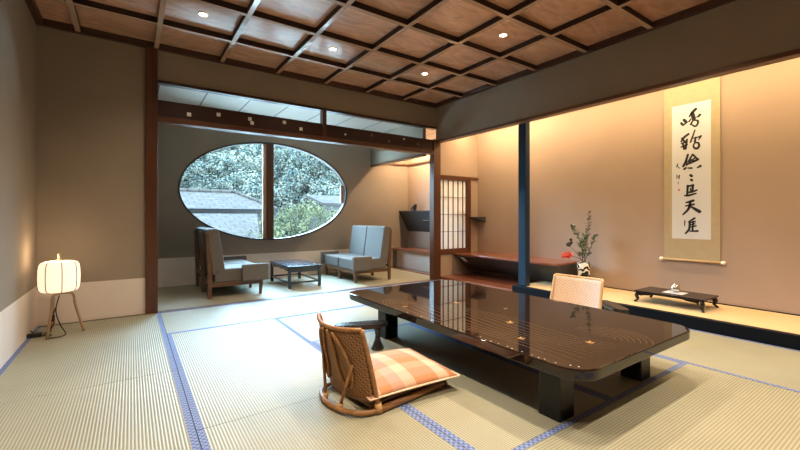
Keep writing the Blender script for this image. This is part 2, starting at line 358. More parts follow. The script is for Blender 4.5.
def smooth_pts(pts, n=6, closed=False):
    P = [Vector(p) for p in pts]; out = []
    N = len(P); last = N if closed else N - 1
    for i in range(last):
        p0 = P[(i - 1) % N] if closed or i > 0 else P[i]
        p1 = P[i]; p2 = P[(i + 1) % N]
        p3 = P[(i + 2) % N] if closed or i + 2 < N else p2
        for k in range(n):
            t = k / n
            out.append(0.5 * ((2 * p1) + (p2 - p0) * t + (2 * p0 - 5 * p1 + 4 * p2 - p3) * t * t + (3 * p1 - p0 - 3 * p2 + p3) * t ** 3))
    if not closed: out.append(P[-1])
    return out

def tube(bm, pts, r, seg=8, closed=False, cap=True):
    P = [Vector(p) for p in pts]; N = len(P)
    R = r if isinstance(r, (list, tuple)) else [r] * N
    rings = []; up = None
    for i in range(N):
        if closed: d = P[(i + 1) % N] - P[i - 1]
        else: d = P[min(i + 1, N - 1)] - P[max(i - 1, 0)]
        d.normalize()
        if up is None:
            up = Vector((0, 0, 1)) if abs(d.z) < 0.9 else Vector((1, 0, 0))
        s = d.cross(up)
        if s.length < 1e-5: s = d.orthogonal()
        s.normalize(); up = s.cross(d).normalized()
        rings.append([bm.verts.new(P[i] + (s * math.cos(2 * PI * k / seg) + up * math.sin(2 * PI * k / seg)) * R[i]) for k in range(seg)])
    M_ = N if closed else N - 1
    for i in range(M_):
        a = rings[i]; b = rings[(i + 1) % N]
        for k in range(seg): bm.faces.new((a[k], a[(k + 1) % seg], b[(k + 1) % seg], b[k]))
    if cap and not closed:
        bm.faces.new(rings[0][::-1]); bm.faces.new(rings[-1])

def lathe(bm, prof, c=(0, 0, 0), seg=24, cap=True):
    c = Vector(c); rings = []
    for r, z in prof:
        rings.append([bm.verts.new(c + Vector((r * math.cos(2 * PI * k / seg), r * math.sin(2 * PI * k / seg), z))) for k in range(seg)])
    for a, b in zip(rings, rings[1:]):
        for k in range(seg): bm.faces.new((a[k], a[(k + 1) % seg], b[(k + 1) % seg], b[k]))
    if cap:
        if prof[0][0] > 1e-4: bm.faces.new(rings[0][::-1])
        if prof[-1][0] > 1e-4: bm.faces.new(rings[-1])

def obj(name, bm, mat, parent=None, smooth=False, bevel=0.0, bseg=2):
    bmesh.ops.recalc_face_normals(bm, faces=bm.faces)
    me = bpy.data.meshes.new(name); bm.to_mesh(me); bm.free()
    for f in me.polygons: f.use_smooth = smooth
    me.materials.append(mat)
    o = bpy.data.objects.new(name, me); C.objects.link(o)
    if parent: o.parent = parent
    if bevel:
        b = o.modifiers.new('Bevel', 'BEVEL'); b.width = bevel; b.segments = bseg; b.limit_method = 'ANGLE'; b.angle_limit = 0.6
    return o

def bxo(name, d, mat, parent=None, bevel=0.0):
    bm = bmesh.new(); box(bm, *d); return obj(name, bm, mat, parent, bevel=bevel)

def tbo(name, pts, r, mat, parent=None, seg=8, closed=False):
    bm = bmesh.new(); tube(bm, pts, r, seg, closed); return obj(name, bm, mat, parent, True)

def tag(o, label, cat, group=None):
    o['label'] = label; o['category'] = cat
    if group: o['group'] = group
    return o

def thing(name, label, cat, loc=(0, 0, 0), rz=0.0, group=None):
    o = bpy.data.objects.new(name, None); o.empty_display_size = 0.1; C.objects.link(o)
    o.location = loc; o.rotation_euler = (0, 0, rz)
    return tag(o, label, cat, group)

def struct(o):
    o['kind'] = 'structure'; return o

def dup(root, loc, rz=0.0, label=None, scale=None):
    r = root.copy(); C.objects.link(r); r.location = loc; r.rotation_euler = (0, 0, rz)
    if scale: r.scale = scale
    if label: r['label'] = label
    for ch in list(root.children):
        c = ch.copy(); C.objects.link(c); c.parent = r
        for g in list(ch.children):
            d = g.copy(); C.objects.link(d); d.parent = c
    return r

# ------------------------------------------------------------------ the room
XL, XR, XB = -0.75, 4.244, 5.24          # left wall, plane above the alcove, alcove back wall
YF, YB, YW = -1.6, 5.07, 6.87            # front (behind camera), room back, window wall
ZC = 2.965                                # coffer boards

floor = struct(bxo('floor', (XL - .1, 5.3, YF - .1, 7.0, -0.2, -0.03), M['sub']))
HB = 0.033
def mat(x0, x1, y0, y1, d):
    g = 0.0018
    o = bxo('tatami_mat', (x0 + g, x1 - g, y0 + g, y1 - g, -0.03, 0.0), M['tat_x'] if d == 'Y' else M['tat_y'], floor)
    for s in (0, 1):
        if d == 'Y':
            a = x0 + g if s == 0 else x1 - g - HB
            bxo('cloth_border', (a, a + HB, y0 + g, y1 - g, -0.001, 0.0012), M['heri'], o)
        else:
            a = y0 + g if s == 0 else y1 - g - HB
            bxo('cloth_border', (x0 + g, x1 - g, a, a + HB, -0.001, 0.0012), M['heri'], o)
for q in ((XL, .262, 3.08, 5.03, 'Y'), (XL, .262, 1.10, 3.08, 'Y'), (XL, .262, -.9, 1.10, 'Y'),
          (.262, 2.28, 4.06, 5.03, 'X'), (2.28, 4.33, 4.06, 5.03, 'X'),
          (.262, 1.25, 2.144, 4.06, 'Y'), (.262, 1.25, .2, 2.144, 'Y'), (.262, 1.25, -1.6, .2, 'Y'),
          (1.25, 3.29, 3.1, 4.06, 'X'), (1.25, 2.275, 1.16, 3.1, 'Y'), (2.275, 3.29, 1.16, 3.1, 'Y'),
          (1.25, 3.29, .2, 1.16, 'X'), (1.25, 3.29, -.76, .2, 'X'), (1.25, 3.29, -1.6, -.76, 'X'),
          (3.29, 4.33, 2.1, 4.06, 'Y'), (3.29, 4.33, .15, 2.1, 'Y'), (3.29, 4.33, -1.6, .15, 'Y'), (XL, .262, -1.6, -.9, 'Y')):
    mat(*q)
bxo('veranda_matting', (XL, 4.45, 5.12, YW, -0.03, -0.002), M['verandamat'], floor)
bxo('recess_floorboard', (4.45, 4.96, 5.12, YW, -0.03, 0.012), M['shelfred_y'], floor, 0.004)

wl = struct(bxo('wall_left', (XL - .1, XL, YF, YW + .1, -.03, 3.0), M['wall']))
struct(bxo('baseboard_left', (XL, XL + .004, YF, YB, 0, .392), M['koshi']))
# room back wall: solid on the left, a band above the transom on the right
bm = bmesh.new(); box(bm, XL, .15, YB, YB + .06, 0, 3.0); box(bm, .15, 4.25, YB, YB + .06, 2.545, 3.0)
struct(obj('wall_back', bm, M['wall']))
struct(bxo('baseboard_back', (XL + .004, .128, YB - .004, YB, 0, .391), M['koshi']))
struct(bxo('wall_front', (XL - .1, 5.4, YF - .1, YF, -.03, 3.0), M['wall']))
# window wall with the elliptical opening
EX, EZ, EA, EB = 2.036, 1.505, 1.445, 0.85
def window_wall():
    bm = bmesh.new(); n = 96
    x0, x1, z0, z1 = XL, 4.96, -.03, 2.72
    def ring(y):
        I = []; O = []
        for k in range(n):
            a = 2 * PI * k / n; c, s = math.cos(a), math.sin(a)
            I.append(bm.verts.new((EX + EA * c, y, EZ + EB * s)))
            t = min(((x1 - EX) / c if c > 1e-6 else 1e9), ((x0 - EX) / c if c < -1e-6 else 1e9), ((z1 - EZ) / s if s > 1e-6 else 1e9), ((z0 - EZ) / s if s < -1e-6 else 1e9))
            O.append(bm.verts.new((EX + t * c, y, EZ + t * s)))
        return I, O
    I0, O0 = ring(YW); I1, O1 = ring(YW + .12)
    for k in range(n):
        j = (k + 1) % n
        bm.faces.new((I0[k], I0[j], O0[j], O0[k])); bm.faces.new((I1[j], I1[k], O1[k], O1[j]))
        bm.faces.new((I0[j], I0[k], I1[k], I1[j])); bm.faces.new((O0[k], O0[j], O1[j], O1[k]))
    # fill the four rectangle corners the rays miss
    for (cx, cz) in ((x0, z0), (x1, z0), (x1, z1), (x0, z1)):
        for O, y in ((O0, YW), (O1, YW + .12)):
            ang = math.atan2(cz - EZ, cx - EX) % (2 * PI); k = int(ang / (2 * PI) * n)
            a, b = O[k], O[(k + 1) % n]
            c = bm.verts.new((cx, y, cz))
            bm.faces.new((a, b, c))
    return bm
struct(obj('wall_window', window_wall(), M['wall']))
struct(bxo('baseboard_window', (XL + .004, 4.56, YW - .004, YW, -.002, .43), M['koshi']))
# band of wall above the alcove, and its rail
struct(bxo('wall_right', (XR, XR + .07, YF, YB, 2.345, 3.0), M['wall']))
bm = bmesh.new(); box(bm, XR - .012, XR + .095, YF, YB - .03, 2.312, 2.352)
struct(obj('trim_1', bm, M['post_y'], bevel=0.004))
# alcove back wall, its ceiling, its end behind the camera
struct(bxo('wall_alcove', (XB, XB + .1, YF, YB + .06, -.03, 3.0), M['plaster']))
struct(bxo('baseboard_alcove', (XB - .010, XB, YF, 3.06, .112, .122), M['kamachi']))
struct(bxo('trim_2', (XR + .07, XB, YF, YB, 2.80, 2.84), wood('alcove ceiling wood', (.30, .19, .10), (.22, .13, .07), 'y', .5)))
# partition beside the alcove that carries the lattice window
bm = bmesh.new()
box(bm, 4.30, XB, YB, YB + .05, 1.775, 2.82); box(bm, 4.30, XB, YB, YB + .05, -.03, .43)
box(bm, 5.045, XB, YB, YB + .05, .43, 1.775)
struct(obj('wall_partition', bm, M['plaster']))
struct(bxo('trim_3', (4.30, XB, YB - .025, YB, 1.738, 1.778), M['post_x'], bevel=.003))
# veranda recess: hanging band, back wall
struct(bxo('wall_recess', (4.96, 5.06, YB + .05, YW + .12, -.03, 2.75), M['plaster']))
struct(bxo('wall_band', (4.027, 4.09, YB + .08, YW, 2.115, 2.72), M['wall']))
struct(bxo('trim_4', (4.015, 4.10, YB + .08, YW, 2.085, 2.12), M['post_y'], bevel=.003))
struct(bxo('trim_5', (4.10, 4.96, YB + .08, YW, 2.62, 2.66), M['vceil']))
bm = bmesh.new(); box(bm, 4.93, 4.96, YB + .08, YW, 2.17, 2.20); box(bm, 4.1, 4.93, YW - .03, YW, 2.17, 2.20)
struct(obj('trim_6', bm, M['post_y']))
# posts
struct(bxo('trim_7', (.125, .24, YB - .04, YB + .08, 0, 2.93), M['post_z'], bevel=.004))
struct(bxo('trim_8', (4.165, 4.315, YB - .04, YB + .075, 0, 2.36), M['post_z'], bevel=.004))
# lintel, transom board with painted light squares, slim transom post, upper rail
struct(bxo('trim_9', (.24, 4.165, YB - .045, YB + .085, 2.108, 2.168), M['post_x'], bevel=.004))
tb = struct(bxo('trim_10', (.24, 4.165, YB - .015, YB + .045, 2.168, 2.352), M['dark_x'], bevel=.003))
struct(bxo('trim_11', (2.18, 2.238, YB - .035, YB + .06, 2.168, 2.55), M['post_z'], bevel=.003))
struct(bxo('trim_12', (.24, 4.244, YB - .02, YB + .07, 2.54, 2.572), M['dark_x'], bevel=.003))
def squares(lst, m, s):
    for (x, z) in lst:
        bxo('square_inlay', (x - s, x + s, YB - .019, YB - .014, z - s, z + s), m, tb)  # raised squares coloured like light coming through cut-outs in the board
D_ = 388.77
squares(((.545, 2.234), (.857, 2.279), (1.217, 2.278), (1.243, 2.232), (1.65, 2.296), (1.875, 2.238)), M['inlay'], .021)
squares(((2.536, 2.246), (3.569, 2.298)), M['inlay'], .012)
squares(((2.979, 2.291), (3.284, 2.234), (3.849, 2.249)), M['ivory'], .018)
# sill between room and veranda
struct(bxo('trim_13', (.24, 4.165, 5.03, 5.12, -.03, .003), M['post_x'], bevel=.002))
# ceiling boards and coffer beams
ceil = struct(bxo('ceiling', (XL, XR, YF, YB, ZC, ZC + .05), M['coffer']))
BX = [-.438 + .66367 * k for k in range(7)]; BY = [4.40 - .66367 * k for k in range(10)]
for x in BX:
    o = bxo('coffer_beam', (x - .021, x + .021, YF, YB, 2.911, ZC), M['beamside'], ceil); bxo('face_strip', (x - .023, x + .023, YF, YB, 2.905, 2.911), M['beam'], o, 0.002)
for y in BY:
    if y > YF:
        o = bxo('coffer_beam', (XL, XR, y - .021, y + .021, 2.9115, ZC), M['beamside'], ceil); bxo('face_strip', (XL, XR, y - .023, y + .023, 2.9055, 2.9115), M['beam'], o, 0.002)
struct(bxo('trim_14', (XL, XR, YB - .05, YB, 2.90, ZC), M['trimdark'], bevel=.003))
struct(bxo('trim_15', (XR - .05, XR, YF, YB - .05, 2.90, ZC), M['trimdark'], bevel=.003))
struct(bxo('trim_16', (XL, XL + .05, YF, YB - .05, 2.90, ZC), M['trimdark'], bevel=.003))
struct(bxo('ceiling_veranda', (XL, 4.03, YB + .06, YW, 2.70, 2.75), M['vceil']))
struct(bxo('ceiling_roof', (XL - .2, 5.5, YF - .2, YW + .25, 3.02, 3.1), M['concrete']))
bm = bmesh.new(); box(bm, XL - .1, 5.1, YW, YW + .12, 2.72, 3.02); struct(obj('wall_window_upper', bm, M['concrete']))

# oval window
win = struct(bpy.data.objects.new('window_1', None)); C.objects.link(win); win.location = (EX, YW, EZ)
def ell(a, b, y, n=96): return [(a * math.cos(2 * PI * k / n), y, b * math.sin(2 * PI * k / n)) for k in range(n)]
def ring_obj(name, a0, b0, a1, b1, y0, y1, m):
    bm = bmesh.new(); n = 96
    R = [[bm.verts.new(p) for p in ell(a, b, y)] for a, b, y in ((a0, b0, y0), (a1, b1, y0), (a1, b1, y1), (a0, b0, y1))]
    for i in range(4):
        A, B = R[i], R[(i + 1) % 4]
        for k in range(n): bm.faces.new((A[k], A[(k + 1) % n], B[(k + 1) % n], B[k]))
    return obj(name, bm, m, win, True)
ring_obj('rim', EA + .001, EB + .001, EA - .022, EB - .022, -.012, .115, M['rim'])
# panes sit in the outer half of the wall
def pane(name, x0, x1):
    bm = bmesh.new(); n = 40; a, b = EA - .022, EB - .022; top = []; bot = []
    for k in range(n + 1):
        x = x0 + (x1 - x0) * k / n; h = b * math.sqrt(max(0.0, 1 - (x / a) ** 2))
        top.append((x, h)); bot.append((x, -h))
    bm.faces.new([bm.verts.new((x, .085, z)) for x, z in bot + top[::-1][1:-1] if True])
    return obj(name, bm, M['glass'], win)
pane('glass_pane', -EA + .03, -.14); pane('glass_pane', .025, EA - .03)
bxo('mullion', (-.095, .030, .03, .09, -EB + .012, EB - .012), M['mullion'], win, .003)
bxo('sash', (-.15, -.095, .05, .105, -EB + .016, EB - .016), M['sash'], win, .003)
bxo('side_sash', (1.345, 1.40, .06, .11, -.17, .17), M['sash'], win, .003)

# lattice window beside the alcove
w2 = struct(bpy.data.objects.new('window_2', None)); C.objects.link(w2); w2.location = (4.64, YB, 1.1)
def w2box(name, x0, x1, y0, y1, z0, z1, m, bev=.002): return bxo(name, (x0 - 4.64, x1 - 4.64, y0, y1, z0 - 1.1, z1 - 1.1), m, w2, bev)
w2box('frame', 4.955, 5.05, -.02, .05, .42, 1.74, M['post_z']); w2box('frame', 4.31, 4.955, -.02, .05, 1.70, 1.74, M['post_x'])
w2box('frame', 4.31, 4.955, -.02, .05, .42, .505, M['post_x']); w2box('frame', 4.29, 4.335, -.02, .05, .42, 1.74, M['post_z'])
w2box('paper_panel', 4.335, 4.955, .028, .031, .505, 1.70, M['shojipaper'], 0)
for k in range(5):
    x = 4.335 + .62 * (k + .75) / 5.4; w2box('lattice_bar', x - .005, x + .005, .008, .028, .505, 1.70, M['muntin'], 0)
for k in range(3):
    z = .505 + 1.195 * (k + 1) / 4; w2box('lattice_bar', 4.335, 4.955, .010, .027, z - .0035, z + .0035, M['muntin'], 0)

# ------------------------------------------------------------------ alcove
struct(bxo('floor_alcove', (4.40, XB, YF, 3.50, -.03, .112), M['goza']))
kam = struct(bxo('trim_17', (4.33, 4.40, YF, 3.545, 0, .115), M['kamachi'], bevel=.006))
struct(bxo('trim_18', (4.385, 4.478, 3.355, 3.485, .112, 2.80), M['toko_post'], bevel=.012))
struct(bxo('floor_side_alcove', (4.33, XB, 3.50, YB, -.03, .05), M['shelfred_y']))

def wedge_shelf(name, label, loc, depth, length, ztop, drop, top_t, board, body, back_frac=0.0, front_drop=0.0):
    """board against a wall at local x=0 (room towards -x), running along +y; sloping panel beneath"""
    t = thing(name, label, 'shelf', loc)
    bxo('board', (-depth, 0, 0, length, ztop - top_t, ztop), board, t, .004)
    bm = bmesh.new()
    pts = [(-depth * .97, ztop - top_t), (-depth * .97, ztop - top_t - front_drop), (-depth * back_frac - .001, ztop - drop), (0, ztop - drop), (0, ztop - top_t)]
    if front_drop < 1e-4: pts.pop(1)
    prism(bm, pts, lambda a, b, y: (a, y, b), 0.002, length - 0.002)
    obj('sloping_panel', bm, body, t)
    return t
sh1 = wedge_shelf('wall_shelf', 'long red wooden shelf with sloping dark underside behind the black alcove post', (XB, 3.06, 0), .62, YB - 3.06, .432, .30, .028, M['shelfred_y'], M['wedge'], .42)
o = bxo('power_outlet', (-.004, .004, -.04, .04, -.06, .06), M['outlet'], sh1, .002)
o.location = (-.545, 1.80, .33); o.rotation_euler = (0, -.88, 0)
sh2 = wedge_shelf('wall_shelf', 'small dark wedge shelf in the corner right of the paper lattice window', (XB, YB - .20, 0), .22, .20, 1.06, .09, .02, M['wedge'], M['wedge'], .1)
sh3 = wedge_shelf('wall_shelf', 'red wooden shelf low in the recess behind the right hand settee', (4.96, 5.16, 0), .44, YW - 5.16 - .004, .42, .05, .03, M['shelfred_y'], M['shelfred_y'], .9)
bxo('kick_panel', (-.30, -.28, 0, YW - 5.16 - .004, .012, .375), M['koshi'], sh3)
sh4 = wedge_shelf('hanging_cabinet', 'dark wedge shaped hanging cabinet high in the recess beside the oval window', (4.96, 5.16, 0), .245, YW - 5.16 - .004, 1.188, .43, .02, M['wedge'], M['wedge'], .06)
sh4['category'] = 'cabinet'
bxo('pull', (-.165, -.150, .78, .98, .985, 1.0), M['silver'], sh4)

# small dark bronze on the hanging cabinet
t = thing('figurine', 'small black bronze figurine standing on the dark hanging cabinet', 'figurine', (4.80, 6.42, 1.1885))
bm = bmesh.new(); lathe(bm, [(.05, 0), (.055, .012), (.03, .02), (.045, .05), (.05, .08), (.025, .11), (.012, .115)], seg=16); obj('body', bm, M['bronzepiece'], t, True)
bm = bmesh.new(); lathe(bm, [(.005, .0), (.03, .02), (.032, .04), (.018, .06), (.004, .065)], c=(-.02, -.06, .075), seg=12); obj('head', bm, M['bronzepiece'], t, True)
bm = bmesh.new(); tube(bm, smooth_pts([(0, .03, .06), (0, .09, .06), (0, .11, .03), (0, .09, 0)], 4), .012, 6); obj('tail', bm, M['bronzepiece'], t, True)

# hanging scroll
SX = XB - .012
sc = thing('hanging_scroll', 'long hanging scroll with brushed black calligraphy on a gold silk mounting', 'scroll', (SX, 1.755, .56))
bxo('silk_mounting', (-.001, .002, -.268, .268, .0, 2.16), M['scroll'], sc)
bxo('paper', (-.002, -.001, -.187, .187, .245, 1.785), M['paper'], sc)
tbo('roller', [(-.004, -.275, .0), (-.004, .275, .0)], .013, M['roller'], sc, 12)
for s in (-1, 1): tbo('roller_knob', [(-.004, s * .275, 0), (-.004, s * .285, 0), (-.004, s * .312, 0)], [.013, .020, .018], M['ivorywhite'], sc, 12)
tbo('top_rod', [(0, -.27, 2.16), (0, .27, 2.16)], .009, M['roller'], sc, 8)
tbo('hanging_cord', [(0, -.12, 2.165), (.004, 0, 2.23), (0, .12, 2.165)], .003, M['cord'], sc, 6)
# brush strokes: (y, z) on the paper in scroll coordinates come from (u, v): u across 0..1 left to right, v down 0..1
STR = [
 ([(695.7,107.8),(692,112),(689.4,116)],[2.6,2.4,1.0]), ([(692.5,112),(694,117.7)],[3.2,3.4]), ([(699.8,113.4),(698.3,115.2),(696.6,115.8)],[2.2,1.8,.9]),
 ([(691,118),(689.5,120.5)],[1.2,1.5]), ([(694,118),(691,123.5)],[1.4,1.7]), ([(694.4,119.2),(697.8,119.6),(697.3,123.6),(695,125.3),(692.4,123.8)],[1.2,1.6,1.7,1.6,1.2]),
 ([(684.3,119),(686,120.8)],[2.4,2.6]), ([(681.6,122.4),(683.2,124.2),(685.4,123),(688.4,120.8)],[2,2,1.5,.8]),
 ([(695,129.2),(692.9,135.6),(690.8,141.5)],[1.2,1.4,1.5]), ([(692.6,137.6),(697,136.6),(700.7,135.1)],[1,1.2,1.7]), ([(700.7,135.4),(698.6,138.8)],[1.6,1]),
 ([(695.7,136.6),(695,141)],[1.6,1.8]), ([(695,142),(698,142),(699.1,145),(697.2,147.7),(694.7,147.4),(693.6,145),(695,142)],[1.4,1.6,1.8,2.2,1.9,1.4,1.3]),
 ([(688.8,133.3),(684.4,137),(681.5,141.3)],[2,2.1,1.3]), ([(682.2,137.8),(685,141.3)],[1.6,1.8]), ([(687.2,139),(686,148.6)],[1.8,1.8]), ([(683,142.6),(684.4,148.7)],[1.6,1.7]), ([(681.5,147),(687.2,144)],[1.2,1.8]), ([(681.6,143.4),(686.5,141.6)],[1.1,1.5]),
 ([(688.2,154.5),(686,161.6),(683.6,166.3)],[1.9,2,2.2]), ([(686.9,159.3),(686.9,165.4)],[1.3,1.5]), ([(692.9,153.8),(690.7,157.8),(688.4,161.8)],[1.4,1.6,1.4]), ([(693.5,154.6),(697.3,158.4)],[1.7,1.6]),
 ([(688.2,164),(693,161.6),(697.9,158.9)],[1.8,2.1,2.2]), ([(690,159),(694.4,160.8)],[1.3,1.7]), ([(689.4,161.8),(695.6,157.2)],[1.1,1.4]),
 ([(684.6,169.2),(686.2,168)],[2,1.9]), ([(688.4,168),(691.8,168)],[1.3,1.9]), ([(697.3,167.4),(700.2,165.6)],[1.2,2.4]),
 ([(690.8,175.2),(692,176.1)],[2.4,2.3]), ([(691.4,179.8),(692.4,180.6)],[2.2,1.9]),
 ([(678.2,164.2),(676.7,167.3)],[1,.9]), ([(677,166.3),(679.7,168.4)],[.6,.9]), ([(676.7,175.2),(679.3,178.2)],[.5,.6]), ([(679.7,175.6),(679.3,179.3)],[.9,.8]), ([(677,176.7),(677,179)],[.6,.6]), ([(678.6,182.4),(678.6,184.8)],[.6,.5]),
 ([(687.9,186.8),(693.3,185.2)],[1.6,2]), ([(688,186),(687.5,195.3)],[2,1.8]), ([(693.1,185.3),(692.6,191)],[2.1,2.0]), ([(687.8,192.9),(692.5,192),(696.9,190.2)],[1.6,2,1.5]), ([(685.2,196.2),(689,195.8),(696,193.6)],[1.5,2.1,1.5]), ([(690.6,188.6),(690.8,191.6)],[1,1]),
 ([(686.6,203.3),(693.4,201)],[1.6,2.4]), ([(686,206.7),(694,204.8)],[1.3,1.9]), ([(690.6,202.4),(689,209.3),(683.4,215.6)],[2.2,2.3,1.5]), ([(690.6,206.8),(695,209.4),(699.4,212)],[1.4,2.6,3.1]),
 ([(685.3,222),(684.8,227)],[1.2,.7]), ([(694.6,218.9),(689,222.9)],[2,1.3]), ([(690,222.4),(689.5,230),(686,234.6)],[1.9,2,1.7]), ([(691,223.3),(695.2,222.2)],[1.1,1.5]), ([(693.3,222.2),(692.7,231.7)],[1.5,1.6]), ([(691,228),(696,226.6)],[1.1,1.5]), ([(690.4,232.3),(697.6,231.8)],[1.2,2]), ([(691,225.6),(695,224.6)],[1,1.2])]
def stroke_mesh(bm, pts, w):
    P = smooth_pts([(p[0], p[1], k) for p, k in zip(pts, w)], 5) if len(pts) > 2 else [Vector((pts[0][0] + (pts[1][0] - pts[0][0]) * i / 4, pts[0][1] + (pts[1][1] - pts[0][1]) * i / 4, w[0] + (w[1] - w[0]) * i / 4)) for i in range(5)]
    # paper coordinates: across and down, in metres
    Q = [(((p.x - 672.0) / 38.0) * .374 - .187, 1.785 - ((p.y - (106.6 - (p.x - 672) * .237)) / (133.6 + (p.x - 672) * .237)) * 1.54, p.z * .0098 * .62) for p in P]
    L = []; R = []
    n = len(Q)
    for i in range(n):
        a = Q[max(i - 1, 0)]; b = Q[min(i + 1, n - 1)]
        dx, dz = b[0] - a[0], b[1] - a[1]; l = math.hypot(dx, dz) or 1
        nx, nz = -dz / l, dx / l; x, z, r = Q[i]
        L.append((x + nx * r, z + nz * r)); R.append((x - nx * r, z - nz * r))
    def cap(q, a, k):
        return [(q[0] + q[2] * math.cos(a + s), q[1] + q[2] * math.sin(a + s)) for s in k]
    a0 = math.atan2(Q[0][1] - Q[1][1], Q[0][0] - Q[1][0]); a1 = math.atan2(Q[-1][1] - Q[-2][1], Q[-1][0] - Q[-2][0])
    poly0 = cap(Q[0], a0, (-1.0, -.4, .4, 1.0)); poly1 = cap(Q[-1], a1, (-1.0, -.4, .4, 1.0))
    V = lambda p: bm.verts.new((-.0026, -p[0], p[1]))
    lv = [V(p) for p in L]; rv = [V(p) for p in R]
    for i in range(n - 1): bm.faces.new((lv[i], lv[i + 1], rv[i + 1], rv[i]))
    bm.faces.new([V(p) for p in poly0]); bm.faces.new([V(p) for p in poly1])
    for end, lvv, rvv, poly in ((0, lv[0], rv[0], poly0), (1, lv[-1], rv[-1], poly1)):
        e = [V(p) for p in poly]
        bm.faces.new([lvv] + (e if ((e[0].co - lvv.co).length < (e[0].co - rvv.co).length) else e[::-1]) + [rvv])
for nm, i0, i1 in (('brushed_character', 0, 8), ('brushed_character', 8, 19), ('brushed_character', 19, 29), ('repeat_mark', 29, 31), *[('signature_stroke', q, q + 1) for q in range(31, 37)], ('brushed_character', 37, 43), ('brushed_character', 43, 47), ('brushed_character', 47, 99)):
    bm = bmesh.new()
    for p, w in STR[i0:i1]: stroke_mesh(bm, p, w)
    obj(nm, bm, M['ink'], sc)
bxo('seal_stamp', (-.0028, -.002, .105, .125, .80, .82), M['seal'], sc)

# low display table in the alcove with paper and burner
dt = thing('display_table', 'low black display table with curved legs on the alcove matting', 'table', (4.82, 1.765, .112))
W_, L_, H_ = .20, .325, .128
bxo('tabletop', (-W_, W_, -L_, L_, H_ - .018, H_), M['bronze_dark'], dt, .004)
def cab_leg(sx, sy):
    bm = bmesh.new()
    tube(bm, smooth_pts([(sx * .165, sy * .29, H_ - .018), (sx * .180, sy * .305, .075), (sx * .172, sy * .296, .035), (sx * .190, sy * .312, .010), (sx * .196, sy * .318, 0.0)], 4), [.020] * 5 + [.018] * 4 + [.012] * 4 + [.013] * 4, 8)
    return bm
for sx in (-1, 1):
    for sy in (-1, 1): obj('leg', cab_leg(sx, sy), M['bronze_dark'], dt, True)
def apron(n_, half):
    pts = [(-half, H_ - .018)]
    for i in range(25):
        u = -1 + 2 * i / 24; d = .012 + .030 * abs(u) ** 6 + .010 * (math.cos(u * 9) * .5 + .5) * (abs(u) > .5)
        pts.append((u * half, H_ - .018 - d))
    pts.append((half, H_ - .018)); return pts
for sx in (-1, 1):
    bm = bmesh.new(); prism(bm, apron(0, .27), lambda a, b, t_: (t_, a, b), sx * .168 - .006, sx * .168 + .006); obj('apron', bm, M['bronze_dark'], dt)
    bm = bmesh.new(); prism(bm, apron(0, .15), lambda a, b, t_: (a, t_, b), sx * .29 - .006, sx * .29 + .006); obj('apron', bm, M['bronze_dark'], dt)
tag(bxo('paper_sheet', (4.73, 4.90, 1.665, 1.855, .2402, .2418), M['paper']), 'square white paper sheet lying on the low black display table', 'paper')
t = thing('incense_burner', 'small round silver incense burner on the white paper sheet', 'incense burner', (4.82, 1.76, .2418))
bm = bmesh.new(); lathe(bm, [(.018, .012), (.036, .022), (.045, .042), (.042, .060), (.034, .068)], seg=20); obj('bowl', bm, M['silver'], t, True)
bm = bmesh.new(); lathe(bm, [(.037, .068), (.034, .080), (.020, .090), (.006, .094), (.008, .100), (.003, .106)], seg=20); obj('lid', bm, M['silver'], t, True)
for k in range(3):
    a = 2 * PI * k / 3 + .4; tbo('foot', [(.030 * math.cos(a), .030 * math.sin(a), .025), (.034 * math.cos(a), .034 * math.sin(a), 0)], [.007, .005], M['silver'], t, 8)

# vase and the stems in it
VX, VY, VZ = 4.98, 2.885, .112
v = thing('flower_vase', 'tall white cylindrical vase with bold black brush pattern on the alcove matting', 'vase', (VX, VY, VZ))
bm = bmesh.new(); lathe(bm, [(.062, 0), (.070, .006), (.074, .10), (.078, .22), (.079, .335), (.075, .342), (.070, .335), (.068, .10), (.0005, .03)], seg=32); obj('body', bm, M['vase'], v, True)
def leaf_bm(bm, p, d, L, W):
    d = Vector(d).normalized(); s = d.cross(Vector((random.uniform(-1, 1), random.uniform(-1, 1), random.uniform(-.3, 1)))).normalized(); n = d.cross(s)
    P = Vector(p); rows = []
    for i in range(5):
        t_ = i / 4; w = W * math.sin(PI * min(.98, t_ * .9 + .08)); c = P + d * L * t_ + n * (-.18 * L * t_ * t_)
        rows.append((bm.verts.new(c - s * w), bm.verts.new(c + n * w * .35), bm.verts.new(c + s * w)))
    for a, b in zip(rows, rows[1:]):
        bm.faces.new((a[0], a[1], b[1], b[0])); bm.faces.new((a[1], a[2], b[2], b[1]))
# camera-facing sideways direction is roughly (0.82,-0.57) in plan: spread stems along it
def stem_thing(name, label, cat, pts, r, leaves_at, leafmat, L, W, extra=None):
    t = thing(name, label, cat, (VX, VY, VZ)); P = smooth_pts(pts, 6)
    tbo('stem', P, [r * (1 - .7 * i / len(P)) for i in range(len(P))], M['stem'], t, 6)
    if leaves_at:
        bm = bmesh.new(); n = len(P)
        for k in range(leaves_at[1]):
            f = leaves_at[0] + (1 - leaves_at[0]) * (k + .5) / leaves_at[1]; i = min(n - 2, int(f * (n - 1)))
            p = P[i] + (P[i + 1] - P[i]) * random.random(); a = random.uniform(0, 2 * PI)
            leaf_bm(bm, p, (math.cos(a), math.sin(a), random.uniform(.0, .9)), L * random.uniform(.65, 1.1), W * random.uniform(.5, .9))
        obj('leaves', bm, leafmat, t, True)
    return t
S = lambda d, z, q=0: (.82 * d - .57 * q, -.57 * d - .82 * q, z)      # d: sideways, q: towards the room
stem_thing('leafy_branch', 'tallest thin leafy branch standing upright in the brush patterned vase', 'branch', [S(.01, .05), S(.01, .33), S(.03, .55), S(.065, .80), S(.068, 1.02)], .006, (.34, 44), M['leaf'], .055, .013)
